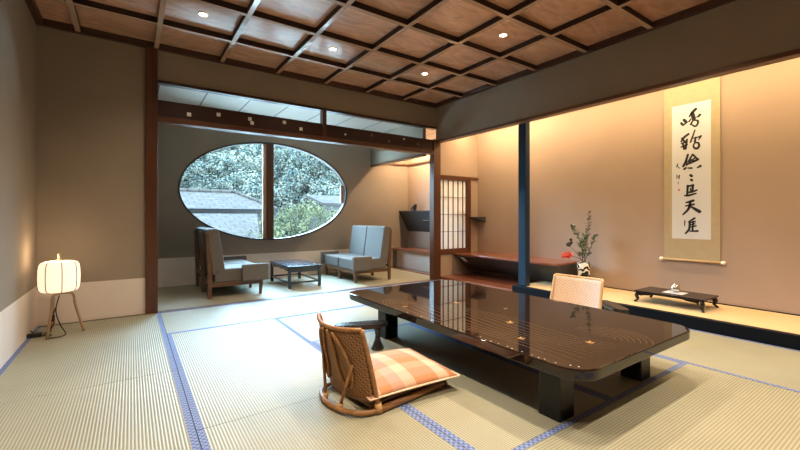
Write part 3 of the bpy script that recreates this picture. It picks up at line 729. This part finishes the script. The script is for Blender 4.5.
stem_thing('leafy_branch', 'bushy leafy branch with broad pale leaves low in the brush patterned vase', 'branch', [S(-.01, .05), S(-.01, .33), S(-.015, .45), S(.0, .60), S(.02, .70)], .007, (.42, 46), M['leaf'], .085, .026)
stem_thing('leafy_branch', 'branch leaning left to a dark pointed tip in the brush patterned vase', 'branch', [S(0, .05), S(-.01, .33), S(-.03, .56), S(-.09, .72), S(-.14, .83)], .007, (.5, 22), M['leaf'], .07, .018)
stem_thing('leafy_branch', 'short leafy branch leaning right in the brush patterned vase', 'branch', [S(.02, .05), S(.02, .33), S(.07, .48), S(.13, .62), S(.15, .70)], .006, (.38, 30), M['leaf'], .06, .018)
t = stem_thing('dark_bud', 'stem with dark round buds leaning left above the red flower in the vase', 'flower', [S(-.02, .05), S(-.02, .33), S(-.09, .46), S(-.17, .54), S(-.19, .58)], .005, None, None, 0, 0)
for (d, z, r) in ((-.20, .575, .034), (-.165, .60, .022), (-.17, .64, .022)):
    bm = bmesh.new(); lathe(bm, [(.004, -r * .9), (r * .8, -r * .5), (r, 0), (r * .75, r * .6), (.004, r)], c=S(d, z), seg=12); obj('bud', bm, M['leafdark'], t, True)
t = stem_thing('red_flower', 'red flower head leaning out left over the rim of the vase', 'flower', [S(-.02, .05), S(-.02, .33), S(-.08, .40), S(-.15, .42), S(-.19, .43)], .005, None, None, 0, 0)
bm = bmesh.new()
for k in range(42):
    a = random.uniform(0, 2 * PI); e = random.uniform(-.7, 1.2)
    base = Vector(S(-.20 + random.uniform(-.05, .05), .425 + random.uniform(-.02, .02), random.uniform(-.02, .02)))
    leaf_bm(bm, base, (math.cos(a) * math.cos(e), math.sin(a) * math.cos(e), math.sin(e)), .055, .014)
obj('petals', bm, M['redpetal'], t, True)

# ------------------------------------------------------------------ low lacquer table
TX0, TX1, TY0, TY1, TZ = 1.70, 3.045, .985, 3.42, .33
lt = thing('low_table', 'large low black lacquer table with rounded corners and gold inlay on the tatami', 'table', ((TX0 + TX1) / 2, (TY0 + TY1) / 2, 0))
hx, hy = (TX1 - TX0) / 2, (TY1 - TY0) / 2
def rrect(hx, hy, r, n=10):
    P = []
    for cx, cy, a0 in ((hx - r, hy - r, 0), (-hx + r, hy - r, PI / 2), (-hx + r, -hy + r, PI), (hx - r, -hy + r, 1.5 * PI)):
        for k in range(n + 1):
            a = a0 + PI / 2 * k / n; P.append((cx + r * math.cos(a), cy + r * math.sin(a)))
    return P
bm = bmesh.new(); prism(bm, rrect(hx, hy, .15), lambda a, b, z: (a, b, z), .273, TZ)
top = obj('tabletop', bm, M['lacquer'], lt, bevel=.007, bseg=3)
bm = bmesh.new(); box(bm, -hx + .13, hx - .17, -hy + .22, hy - .5, .245, .2735); obj('under_frame', bm, M['lacquer_leg'], lt, bevel=.004)
cx_, cy_ = (TX0 + TX1) / 2, (TY0 + TY1) / 2
for x in (1.795, 2.675):
    for y in (1.165, 2.815):
        bxo('leg', (x - cx_, x + .13 - cx_, y - cy_, y + .13 - cy_, 0, .2735), M['lacquer_leg'], lt, .006)
# inlay: flowing water lines, leaves, specks
def ribbon(bm, pts, w, z):
    n = len(pts); A = []; B = []
    for i in range(n):
        a = pts[max(0, i - 1)]; b = pts[min(n - 1, i + 1)]; dx, dy = b[0] - a[0], b[1] - a[1]; l = math.hypot(dx, dy) or 1
        ww = w * math.sin(PI * (i + .5) / n) ** .5
        A.append(bm.verts.new((pts[i][0] - dy / l * ww, pts[i][1] + dx / l * ww, z))); B.append(bm.verts.new((pts[i][0] + dy / l * ww, pts[i][1] - dx / l * ww, z)))
    for i in range(n - 1): bm.faces.new((A[i], A[i + 1], B[i + 1], B[i]))
zt = TZ + .0004
bm = bmesh.new()
for k in range(11):
    off = .05 * k; P = []
    for i in range(50):
        u = i / 49; y = -hy + .10 + u * (1.55 - .03 * k); x = -hx + .08 + off * (1 - .45 * u) + .035 * math.sin(u * 7 + k * .35) + .18 * u * u * (k / 11)
        P.append((x, y))
    ribbon(bm, P, .0017, zt)
for k in range(7):
    P = [(-hx + .62 + (.06 + .035 * k) * math.cos(a), -hy + .22 + (.05 + .03 * k) * math.sin(a)) for a in [(-1.2 + 2.6 * i / 24) for i in range(25)]]
    ribbon(bm, P, .0017, zt)
for k in range(5):
    P = [(-hx + .14 + (.03 + .022 * k) * math.cos(a), .45 + (.05 + .04 * k) * math.sin(a)) for a in [(-.6 + 3.2 * i / 24) for i in range(25)]]
    ribbon(bm, P, .0017, zt)
obj('line_inlay', bm, M['goldline'], top)
for (wx, wy, L, a) in ((1.80, 2.55, .07, .4), (2.25, 2.42, .10, 1.0), (2.12, 1.76, .10, .5), (1.90, 1.48, .08, .9), (2.16, 1.21, .085, .6), (2.42, 2.05, .05, .2)):
    bm = bmesh.new()
    for da, sc_ in ((0, 1), (.7, .75), (-.7, .75)):
        P = [(wx - cx_ + L * sc_ * .55 * t_ * math.cos(a + da), wy - cy_ + L * sc_ * .55 * t_ * math.sin(a + da)) for t_ in [(-.3 + 1.3 * i / 8) for i in range(9)]]
        ribbon(bm, P, .009 * sc_, zt + .0002)
    obj('leaf_inlay', bm, M['gold'], top)
for k in range(34):
    wy = TY0 + .06 + .05 * k + random.uniform(-.015, .015); wx = TX0 + (.018 + random.uniform(0, .015) if wy > TY0 + .16 else .03 + .5 * (TY0 + .16 - wy))
    s = random.uniform(.002, .005)
    if k > 12 and k % 3: continue
    bm = bmesh.new(); bm.faces.new([bm.verts.new((wx - cx_ + s * math.cos(a) , wy - cy_ + s * 1.3 * math.sin(a), zt)) for a in (0, 1.57, 3.14, 4.71)])
    obj('pearl_inlay', bm, M['pearl'], top)

# ------------------------------------------------------------------ legless rattan chairs
def back_x(u, z): return .055 - .10 * (z / .45) - .075 * (1 - u * u)
def sheet(w0, w1, z0, z1, th, nu=24, nz=12, arch=.012):
    bm = bmesh.new(); F = []; B = []
    for j in range(nz + 1):
        f = j / nz; w = w0 + (w1 - w0) * f; rf = []; rb = []
        for i in range(nu + 1):
            u = -1 + 2 * i / nu; z = z0 + (z1 - z0) * f + arch * f * u * u; x = back_x(u, z)
            rf.append(bm.verts.new((x + th / 2, u * w, z))); rb.append(bm.verts.new((x - th / 2, u * w, z)))
        F.append(rf); B.append(rb)
    for j in range(nz):
        for i in range(nu):
            bm.faces.new((F[j][i], F[j][i + 1], F[j + 1][i + 1], F[j + 1][i])); bm.faces.new((B[j][i + 1], B[j][i], B[j + 1][i], B[j + 1][i + 1]))
    for j in range(nz):
        bm.faces.new((F[j][0], F[j + 1][0], B[j + 1][0], B[j][0])); bm.faces.new((F[j + 1][nu], F[j][nu], B[j][nu], B[j + 1][nu]))
    for i in range(nu):
        bm.faces.new((F[0][i + 1], F[0][i], B[0][i], B[0][i + 1])); bm.faces.new((F[nz][i], F[nz][i + 1], B[nz][i + 1], B[nz][i]))
    return bm
def legless_chair(name, label, loc, rz, mw, mp, mr):
    t = thing(name, label, 'chair', loc, rz)
    obj('backrest', sheet(.222, .218, .075, .445, .016), mw, t, True)
    top = [(back_x(u, .452 + .012 * u * u), .222 * u, .452 + .012 * u * u) for u in [(-1 + 2 * i / 20) for i in range(21)]]
    tbo('top_rail', top, .012, mp, t, 8)
    tbo('bottom_rail', [(back_x(u, .07), .225 * u, .07) for u in [(-1 + 2 * i / 20) for i in range(21)]], .011, mr, t, 8)
    for s in (-1, 1):
        tbo('side_post', smooth_pts([(.062, s * .232, .018), (.035, s * .230, .15), (-.005, s * .226, .32), (-.045, s * .222, .462)], 5), .0135, mp, t, 8)
        tbo('brace', [(-.085, s * .075, .022), (back_x(.68, .25) - .016, s * .155, .265)], .0095, mp, t, 8)
        L = [(back_x(y / .225, z) - .017, s * y, z) for (y, z) in ((.02, .44), (.05, .33), (.055, .22), (.09, .13), (.135, .15), (.145, .25), (.11, .36), (.06, .43))]
        tbo('back_loop', smooth_pts(L, 5), .0085, mp, t, 8)
        tbo('runner', [(.06, s * .232, .019), (.30, s * .230, .019), (.585, s * .226, .019)], .0185, mp, t, 10)
        bm = bmesh.new(); tube(bm, [(.064, s * .232, .008), (.060, s * .2325, .03), (.054, s * .232, .058)], .0205, 10); obj('joint_wrapping', bm, M['wrap'], t, True)
        tbo('brace_wrapping', [(-.086, s * .074, .013), (-.083, s * .080, .046)], .0145, M['wrap'], t, 10)
    tbo('base_hoop', smooth_pts([(.10, -.232, .018), (.05, -.232, .018), (-.03, -.20, .018), (-.085, -.12, .018), (-.105, 0, .018), (-.085, .12, .018), (-.03, .20, .018), (.05, .232, .018), (.10, .232, .018)], 5), .015, mp, t, 10)
    bxo('seat_board', (.02, .56, -.21, .21, .034, .052), mr, t, .003)
    return t
legless_chair('legless_chair', 'brown rattan legless floor chair holding a plaid cushion at the near side of the table', (1.005, 2.0, .0012), .10, M['weave'], M['rattan'], M['rattan_dark'])
legless_chair('legless_chair', 'pale woven rattan floor chair back rising beyond the far edge of the low table', (3.56, 2.145, .0012), PI + .06, M['weave_pale'], M['rattan_pale'], M['rattan_pale']).scale = (1, 1.07, 1)

def cushion(label, loc, rz, a=.305, b=.285, h=.088):
    t = thing('floor_cushion', label, 'cushion', loc, rz); N = 28; bm = bmesh.new(); G = {}
    for side in (0, 1):
        for i in range(N + 1):
            for j in range(N + 1):
                u, v_ = -1 + 2 * i / N, -1 + 2 * j / N
                if side and (abs(u) > .999 or abs(v_) > .999): G[1, i, j] = G[0, i, j]; continue
                e = max(0, (1 - abs(u) ** 3.2) * (1 - abs(v_) ** 3.2)) ** .5
                pin = 1 - .035 * (1 - v_ * v_); pin2 = 1 - .035 * (1 - u * u)
                z = .034 + (h - .034 + .016 * math.exp(-(u * u + v_ * v_) * 2) ) * e if side else .034 - .032 * e
                G[side, i, j] = bm.verts.new((a * u * pin, b * v_ * pin2, z))
    for side in (0, 1):
        for i in range(N):
            for j in range(N): bm.faces.new((G[side, i, j], G[side, i + 1, j], G[side, i + 1, j + 1], G[side, i, j + 1]))
    obj('cushion_cover', bm, M['plaid'], t, True)
    P = []
    for k in range(4):
        for i in range(N):
            s = -1 + 2 * i / N; u, v_ = ((s, -1), (1, s), (-s, 1), (-1, -s))[k]
            P.append((a * u * (1 - .035 * (1 - v_ * v_)), b * v_ * (1 - .035 * (1 - u * u)), .034))
    tbo('piping', P, .0055, M['piping'], t, 6, True)
    return t
cushion('orange and cream plaid floor cushion on the near rattan chair', (1.35, 2.035, .056), -.05)

# armrests
def armrest(label, loc, rz):
    t = thing('armrest', label, 'armrest', loc, rz)
    P = []
    for k in range(40):
        a = 2 * PI * k / 40; P.append((.215 * math.copysign(abs(math.cos(a)) ** .8, math.cos(a)), .068 * math.copysign(abs(math.sin(a)) ** .8, math.sin(a))))
    bm = bmesh.new()
    a = [bm.verts.new((x, y, .176 + .10 * x * x)) for x, y in P]; b = [bm.verts.new((x, y, .214 + .12 * x * x)) for x, y in P]
    bm.faces.new(a[::-1]); bm.faces.new(b)
    for i in range(40): bm.faces.new((a[i], a[(i + 1) % 40], b[(i + 1) % 40], b[i]))
    obj('arm_board', bm, M['blackwood'], t, bevel=.008)
    for s in (-1, 1):
        bm = bmesh.new(); lathe(bm, [(.050, 0), (.052, .012), (.040, .035), (.024, .075), (.019, .11), (.026, .15), (.040, .181)], c=(s * .135, 0, 0), seg=16)
        obj('leg', bm, M['blackwood'], t, True)
    return t
armrest('black wooden armrest standing on the tatami behind the near rattan chair', (1.49, 2.70, .0012), -.32)
armrest('black wooden armrest by the alcove edge beside the far rattan chair', (3.78, 1.885, .0012), .9)

# ------------------------------------------------------------------ veranda settees and coffee table
def settee(label, loc, rz):
    """faces +x; origin on the floor at the middle of the back legs"""
    t = thing('settee', label, 'settee', loc, rz); W = .58
    for k in (-1, 0, 1):
        bm = bmesh.new()
        prism(bm, [(-.005, 0), (.035, 0), (.045, .30), (.005, .86), (-.035, .86), (-.008, .30)], lambda a, b, t_: (a, t_, b), k * (W - .02) - .02, k * (W - .02) + .02)
        obj('back_post', bm, M['chairwood'], t, bevel=.004)
        bm = bmesh.new()
        prism(bm, [(.640, 0), (.672, 0), (.690, .20), (.640, .20)], lambda a, b, t_: (a, t_, b), k * (W - .025) - .022, k * (W - .025) + .022)
        obj('front_leg', bm, M['chairwood'], t, bevel=.004)
        bxo('side_rail', (.03, .66, k * (W - .025) - .016, k * (W - .025) + .016, .145, .20), M['chairwood'], t, .003)
    bxo('front_rail', (.655, .685, -W + .03, W - .03, .148, .20), M['chairwood'], t, .003)
    bxo('back_rail', (.01, .04, -W + .03, W - .03, .22, .265), M['chairwood'], t, .003)
    for s in (-1, 1):
        y0, y1 = (s * .008, s * (W - .004)); y0, y1 = min(y0, y1), max(y0, y1)
        bm = bmesh.new(); box(bm, .075, .695, y0, y1, .20, .375); obj('seat_cushion', bm, M['fabric'], t, bevel=.022, bseg=3)
        bm = bmesh.new()
        prism(bm, [(.055, .30), (.20, .36), (.125, .885), (.10, .905), (.0, .90), (-.012, .88)], lambda a, b, t_: (a, t_, b), y0, y1)
        obj('back_cushion', bm, M['fabric'], t, bevel=.018, bseg=3)
        a0, a1 = s * (W - .005), s * (W + .075); a0, a1 = min(a0, a1), max(a0, a1)
        bm = bmesh.new(); box(bm, .40, .74, a0, a1, .20, .425); obj('arm_pad', bm, M['fabric'], t, bevel=.014, bseg=2)
    return t
settee('grey two seat settee with dark wooden back posts at the left of the coffee table', (.815, 6.085, -.002), 0.0)
settee('grey two seat settee facing left at the right of the coffee table', (3.61, 6.085, -.002), PI)
ct = thing('coffee_table', 'blue black coffee table with carved apron between the two settees', 'table', (2.15, 6.07, -.002))
bxo('tabletop', (-.265, .265, -.47, .47, .305, .33), M['bluetable'], ct, .005)
for sx in (-1, 1):
    for sy in (-1, 1): bxo('leg', (sx * .235 - .021, sx * .235 + .021, sy * .435 - .021, sy * .435 + .021, 0, .305), M['bluetable'], ct, .004)
    bm = bmesh.new()
    pts = [(-.42, .305)] + [(-.42 + .84 * i / 40, .262 + .022 * math.sin(i * PI / 5) * (1 if i % 10 < 5 else .3) - .012 * (abs(i - 20) > 14)) for i in range(41)] + [(.42, .305)]
    prism(bm, pts, lambda a, b, t_: (t_, a, b), sx * .235 - .010, sx * .235 + .010); obj('carved_apron', bm, M['bluetable'], ct)
    bxo('stretcher', (sx * .235 - .011, sx * .235 + .011, -.415, .415, .07, .095), M['bluetable'], ct)
    bxo('end_apron', (-.215, .215, sx * .435 - .010, sx * .435 + .010, .235, .305), M['bluetable'], ct)
    bxo('stretcher', (-.215, .215, sx * .435 - .011, sx * .435 + .011, .07, .095), M['bluetable'], ct)

# ------------------------------------------------------------------ paper lamp
LX, LY = -.533, 4.62
lamp = thing('floor_lamp', 'glowing paper lantern lamp on three wooden legs in the left back corner', 'lamp', (LX, LY, 0))
m, nt, b = new_mat('lit lamp paper')
b.inputs['Base Color'].default_value = (.85, .78, .66, 1); b.inputs['Roughness'].default_value = .9
b.inputs['Emission Color'].default_value = (1.0, .80, .55, 1); b.inputs['Emission Strength'].default_value = 0.80
prof = [(.098, .385), (.127, .392), (.140, .412), (.146, .452), (.148, .517), (.146, .582), (.140, .626), (.127, .648), (.098, .657), (.02, .662)]
bm = bmesh.new(); lathe(bm, [(.02, .382)] + prof, seg=48); obj('paper_shade', bm, m, lamp, True)
rib = bmesh.new()
for k in range(8):
    a = 2 * PI * (k + .3) / 8; ca, sa = math.cos(a), math.sin(a)
    tube(rib, [((r + .002) * ca, (r + .002) * sa, z) for r, z in prof[:-1]], .0032, 5)
obj('shade_ribs', rib, M['lamprib'], lamp, True)
bm = bmesh.new(); lathe(bm, [(.028, .658), (.026, .668), (.010, .676), (.012, .717), (.007, .724)], seg=12); obj('finial', bm, M['lampwood'], lamp, True)
for a, q in ((4.345, .173), (0.0, .172), (2.1, .16)):
    ca, sa = math.cos(a), math.sin(a)
    tbo('leg', smooth_pts([(0.0, 0.0, .368), (.075 * ca, .075 * sa, .366), (.100 * ca, .100 * sa, .335), (.112 * ca, .112 * sa, .25), (q * ca, q * sa, .003)], 5), .0105, M['lampwood'], lamp, 8)
tbo('power_cord', smooth_pts([(0, 0, .35), (-.02, -.03, .22), (.01, -.05, .10), (.05, -.07, .012), (0, -.14, .008), (-.07, -.12, .008), (-.05, -.03, .010), (-.13, .0, .008), (-.18, .10, .012), (-.236, .14, .05)], 8), .005, M['cord'], lamp, 6)
tbo('power_cord', smooth_pts([(-.02, -.02, .25), (-.045, -.03, .16), (-.03, -.05, .12), (-.06, -.03, .06), (-.10, -.02, .02)], 6), .006, M['cord'], lamp, 6)
bxo('cord_switch', (-.055, -.025, -.055, -.03, .13, .19), M['cord'], lamp, .006)
bxo('power_strip', (-.215, -.115, -.02, .03, 0, .035), M['cord'], lamp, .006)

# ------------------------------------------------------------------ downlights
dl = thing('ceiling_downlight', '', 'downlight', (0, 0, ZC), 0, 'recessed downlights in the coffered ceiling')
bm = bmesh.new(); lathe(bm, [(.038, -.001), (.048, -.001), (.048, -.006), (.038, -.008), (.034, -.002)], seg=24, cap=False); obj('trim_ring', bm, M['ring'], dl, True)
bm = bmesh.new(); lathe(bm, [(.0005, -.010), (.020, -.008), (.034, -.001)], seg=24, cap=False); obj('bulb', bm, M['bulb'], dl, True)
LABS = {(0, 0): 'recessed downlight nearest the left wall, in the second coffer row from the back', (1, 0): 'middle recessed downlight of the row near the transom',
        (2, 0): 'recessed downlight in the far right coffers near the room corner', (2, 1): 'recessed downlight nearest the viewer in the coffers above the long table'}
first = True
for i, x in enumerate((.557, 1.884, 3.211)):
    for j, y in enumerate((4.068, 2.741, 1.413, .086)):
        lab = LABS.get((i, j))
        if lab:
            if first: dl.location = (x, y, ZC); dl['label'] = lab; first = False
            else: dup(dl, (x, y, ZC), 0, lab)
        L = bpy.data.lights.new('downlight beam', 'SPOT'); L.energy = (44, 105, 150, 120)[j]; L.color = (1.0, .80, .58); L.spot_size = 2.2; L.spot_blend = .9; L.shadow_soft_size = .018
        o = bpy.data.objects.new('downlight_beam', L); C.objects.link(o); o.location = (x, y, ZC - .02)

def area(name, loc, rot, sx, sy, e, col):
    L = bpy.data.lights.new(name, 'AREA'); L.shape = 'RECTANGLE'; L.size = sx; L.size_y = sy; L.energy = e; L.color = col
    o = bpy.data.objects.new(name, L); C.objects.link(o); o.location = loc; o.rotation_euler = rot; return o
# concealed warm strips behind the alcove band and in the recess
area('alcove_strip_light', (4.78, 1.0, 2.75), (0, -.25, 0), .05, 5.0, 70, (1.0, .73, .38))
area('side_alcove_strip_light', (4.78, 4.25, 2.75), (0, -.25, 0), .05, 1.4, 36, (1.0, .73, .40))
area('recess_strip_light', (4.60, 5.98, 2.58), (0, -.2, 0), .05, 1.5, 52, (1.0, .70, .40))
L = bpy.data.lights.new('lamp glow', 'POINT'); L.energy = 3.2; L.color = (1, .70, .40); L.shadow_soft_size = .05
o = bpy.data.objects.new('lamp_glow', L); C.objects.link(o); o.location = (LX - .02, LY, .715)

# ------------------------------------------------------------------ outside
struct(bxo('ground', (-60, 90, YW + .3, 120, -2.3, -2.2), M['ground']))
bm = bmesh.new(); nx, ny = 40, 24; G = []
def hz(x, y):
    t_ = min(1, max(0, (y - 27) / 45)); return -2.2 + 17.5 * t_ ** 1.1 + .8 * math.sin(x * .21) * t_ + .5 * math.sin(y * .3 + x * .13) * t_
for j in range(ny + 1):
    G.append([bm.verts.new((-50 + 130 * i / nx, 24 + 60 * j / ny, hz(-50 + 130 * i / nx, 24 + 60 * j / ny) - .02)) for i in range(nx + 1)])
for j in range(ny):
    for i in range(nx): bm.faces.new((G[j][i], G[j][i + 1], G[j + 1][i + 1], G[j + 1][i]))
struct(obj('hillside', bm, M['hill'], smooth=True))
def blob(bm, c, r, sub=1):
    s = bmesh.ops.create_icosphere(bm, subdivisions=sub, radius=1.0)
    q = Matrix.Rotation(random.uniform(0, 6), 3, Vector((random.random(), random.random(), random.random() + .1)).normalized())
    for v_ in s['verts']:
        k = random.uniform(.62, 1.25); v_.co = Vector(c) + (q @ v_.co) * r * k
def crown(n, rx, rz, cz, br, per=26, ls=.16):
    """clumps of small leaf blades on an egg-shaped crown"""
    bm = bmesh.new()
    for k in range(n):
        z = random.uniform(-.8, 1); a = random.uniform(0, 2 * PI); rr = math.sqrt(max(0, 1 - z * z)) * random.uniform(.65, 1.05)
        c = Vector((rx * rr * math.cos(a), rx * rr * math.sin(a), cz + rz * z)); b = br * random.uniform(.6, 1.3)
        for q in range(per):
            d = Vector((random.gauss(0, 1), random.gauss(0, 1), random.gauss(0, 1))).normalized(); p = c + d * b * random.uniform(.5, 1.0)
            nrm = (d + Vector((random.uniform(-.4, .4), random.uniform(-.4, .4), random.uniform(-.2, .5)))).normalized()
            u = nrm.orthogonal().normalized(); w_ = nrm.cross(u); L = ls * random.uniform(.6, 1.3); th = random.uniform(0, PI)
            e1 = (u * math.cos(th) + w_ * math.sin(th)) * L; e2 = (w_ * math.cos(th) - u * math.sin(th)) * L * .55
            bm.faces.new([bm.verts.new(p - e1), bm.verts.new(p - e2 * .9), bm.verts.new(p + e1), bm.verts.new(p + e2 * .9)])
    return bm
protos = []
for k in range(4):
    t = thing('hillside_tree', 'dense leafy tree on the wooded hillside beyond the oval window', 'tree', (0, 0, 0), 0, 'trees on the wooded hillside')
    bm = bmesh.new(); tube(bm, smooth_pts([(0, 0, 0), (.05, .02, 1.2), (-.05, .06, 2.6)], 4), [.16] * 4 + [.12] * 5, 8); obj('trunk', bm, M['trunk'], t, True)
    obj('crown', crown(44, 1.75 + .15 * k, 1.6, 3.0, .60, 110, .095), M['tree'], t); protos.append(t)
spots = []
for j in range(11):
    y = 28 + 4.0 * j
    for i in range(9):
        x = y * (.02 + .56 * (i + .5 * (j % 2)) / 8.5) + random.uniform(-.7, .7); spots.append((x, y + random.uniform(-1, 1)))
for n_, (x, y) in enumerate(spots):
    s = random.uniform(.95, 1.35) * (1 + (y - 28) * .008); p = protos[n_ % 4]
    if n_ < 4: p.location = (x, y, hz(x, y) - .3); p.rotation_euler = (0, 0, random.uniform(0, 6)); p.scale = (s, s, s)
    else: dup(p, (x, y, hz(x, y) - .3), random.uniform(0, 6), None, (s, s, s))

def slope_roof(bm, x0, x1, y0, z0, y1, z1, th, hip0=0, hip1=0):
    a = [bm.verts.new(p) for p in ((x0, y0, z0), (x1, y0, z0), (x1 - hip1, y1, z1), (x0 + hip0, y1, z1))]
    b = [bm.verts.new((v_.co.x, v_.co.y, v_.co.z - th)) for v_ in a]
    bm.faces.new(a); bm.faces.new(b[::-1])
    for i in range(4): bm.faces.new((a[i], b[i], b[(i + 1) % 4], a[(i + 1) % 4]))
h = thing('neighbour_house', 'neighbouring house with pale grey hipped roof and dark gutter left of the mullion', 'house', (0, 0, -2.2))
bm = bmesh.new(); slope_roof(bm, -4, 6.05, 19.6, 3.66, 23.6, 4.66, .12, 2, 1.2); obj('roof', bm, M['rooftile'], h)
bm = bmesh.new(); tube(bm, [(-2.2, 23.6, 4.70), (4.85, 23.6, 4.70)], .11, 8); tube(bm, [(4.85, 23.6, 4.70), (6.05, 19.6, 3.70)], .08, 8); obj('ridge', bm, M['rooftile'], h)
tbo('gutter', [(-4, 19.5, 3.62), (6.05, 19.5, 3.62)], .04, M['gutter'], h, 8)
bxo('wall', (-3.4, 5.4, 20.3, 23.4, 0, 3.75), M['outwall'], h)
h2 = thing('annex_roof', 'pale tiled lower roof sloping towards the window below the dark gutter', 'house', (0, 0, -2.2))
bm = bmesh.new(); slope_roof(bm, -5, 3.6, 13.6, 2.46, 18.6, 3.42, .12, 0, -1.2); obj('roof', bm, M['rooftile'], h2)
bxo('wall', (-4.5, 3.2, 14.2, 18.0, 0, 2.35), M['outwall'], h2)
def bush(label, loc, n, rx, rz, cz, br, group=None):
    t = thing('garden_bush', label, 'bush', loc, 0, group)
    obj('foliage', crown(n, rx, rz, cz, br, 44, .055), M['bush'], t)
    for k in range(3): tbo('stem', [(.1 * k - .1, 0, 0), (.35 * k - .35, .1, cz)], .05, M['trunk'], t, 6)
    return t
bush('large rounded light green bush right of the window mullion', (5.15, 13.4, -2.2), 210, 1.75, 1.25, 2.35, .30)
hw = thing('garden_shed', 'small white outbuilding glimpsed through the right end of the oval window', 'building', (10.2, 21.0, -2.2))
bxo('wall', (-1.5, 1.9, -1, 1, 0, 4.1), M['outwall'], hw); bm = bmesh.new(); slope_roof(bm, -1.7, 2.1, -1.3, 4.05, 1.2, 4.6, .1); obj('roof', bm, M['rooftile'], hw)

# ------------------------------------------------------------------ sky and sun
w = bpy.data.worlds.new('World'); bpy.context.scene.world = w; w.use_nodes = True
bg = w.node_tree.nodes['Background']; bg.inputs['Color'].default_value = (.45, .75, 1.0, 1); bg.inputs['Strength'].default_value = 49.0
S_ = bpy.data.lights.new('sun', 'SUN'); S_.energy = 3.0; S_.color = (1, .95, .88); S_.angle = .05
o = bpy.data.objects.new('sun', S_); C.objects.link(o); o.rotation_euler = Vector((.35, .75, -.75)).to_track_quat('-Z', 'Y').to_euler()
P_ = bpy.data.lights.new('window portal', 'AREA'); P_.shape = 'ELLIPSE'; P_.size = 2 * EA; P_.size_y = 2 * EB; P_.cycles.is_portal = True
o = bpy.data.objects.new('window_portal', P_); C.objects.link(o); o.location = (EX, YW + .15, EZ); o.rotation_euler = (-PI / 2, 0, 0)

# ------------------------------------------------------------------ camera
cam = bpy.data.cameras.new('camera'); cam.sensor_width = 36; cam.lens = 36 * 388.77 / 800; cam.shift_y = -7.56 / 800; cam.clip_start = .05; cam.clip_end = 400
co = bpy.data.objects.new('camera', cam); C.objects.link(co); co.location = (0, 0, 1.05); co.rotation_euler = (PI / 2, 0, -.60465)
sc_ = bpy.context.scene; sc_.camera = co
sc_.view_settings.view_transform = 'Standard'; sc_.view_settings.look = 'None'; sc_.view_settings.exposure = 0.32; sc_.view_settings.gamma = 1
sc_.view_settings.use_curve_mapping = False
sc_.cycles.max_bounces = 10; sc_.cycles.diffuse_bounces = 6; sc_.cycles.transparent_max_bounces = 8
sc_.cycles.sample_clamp_indirect = 6.0; sc_.cycles.caustics_reflective = False; sc_.cycles.caustics_refractive = False
sc_.cycles.use_denoising = True
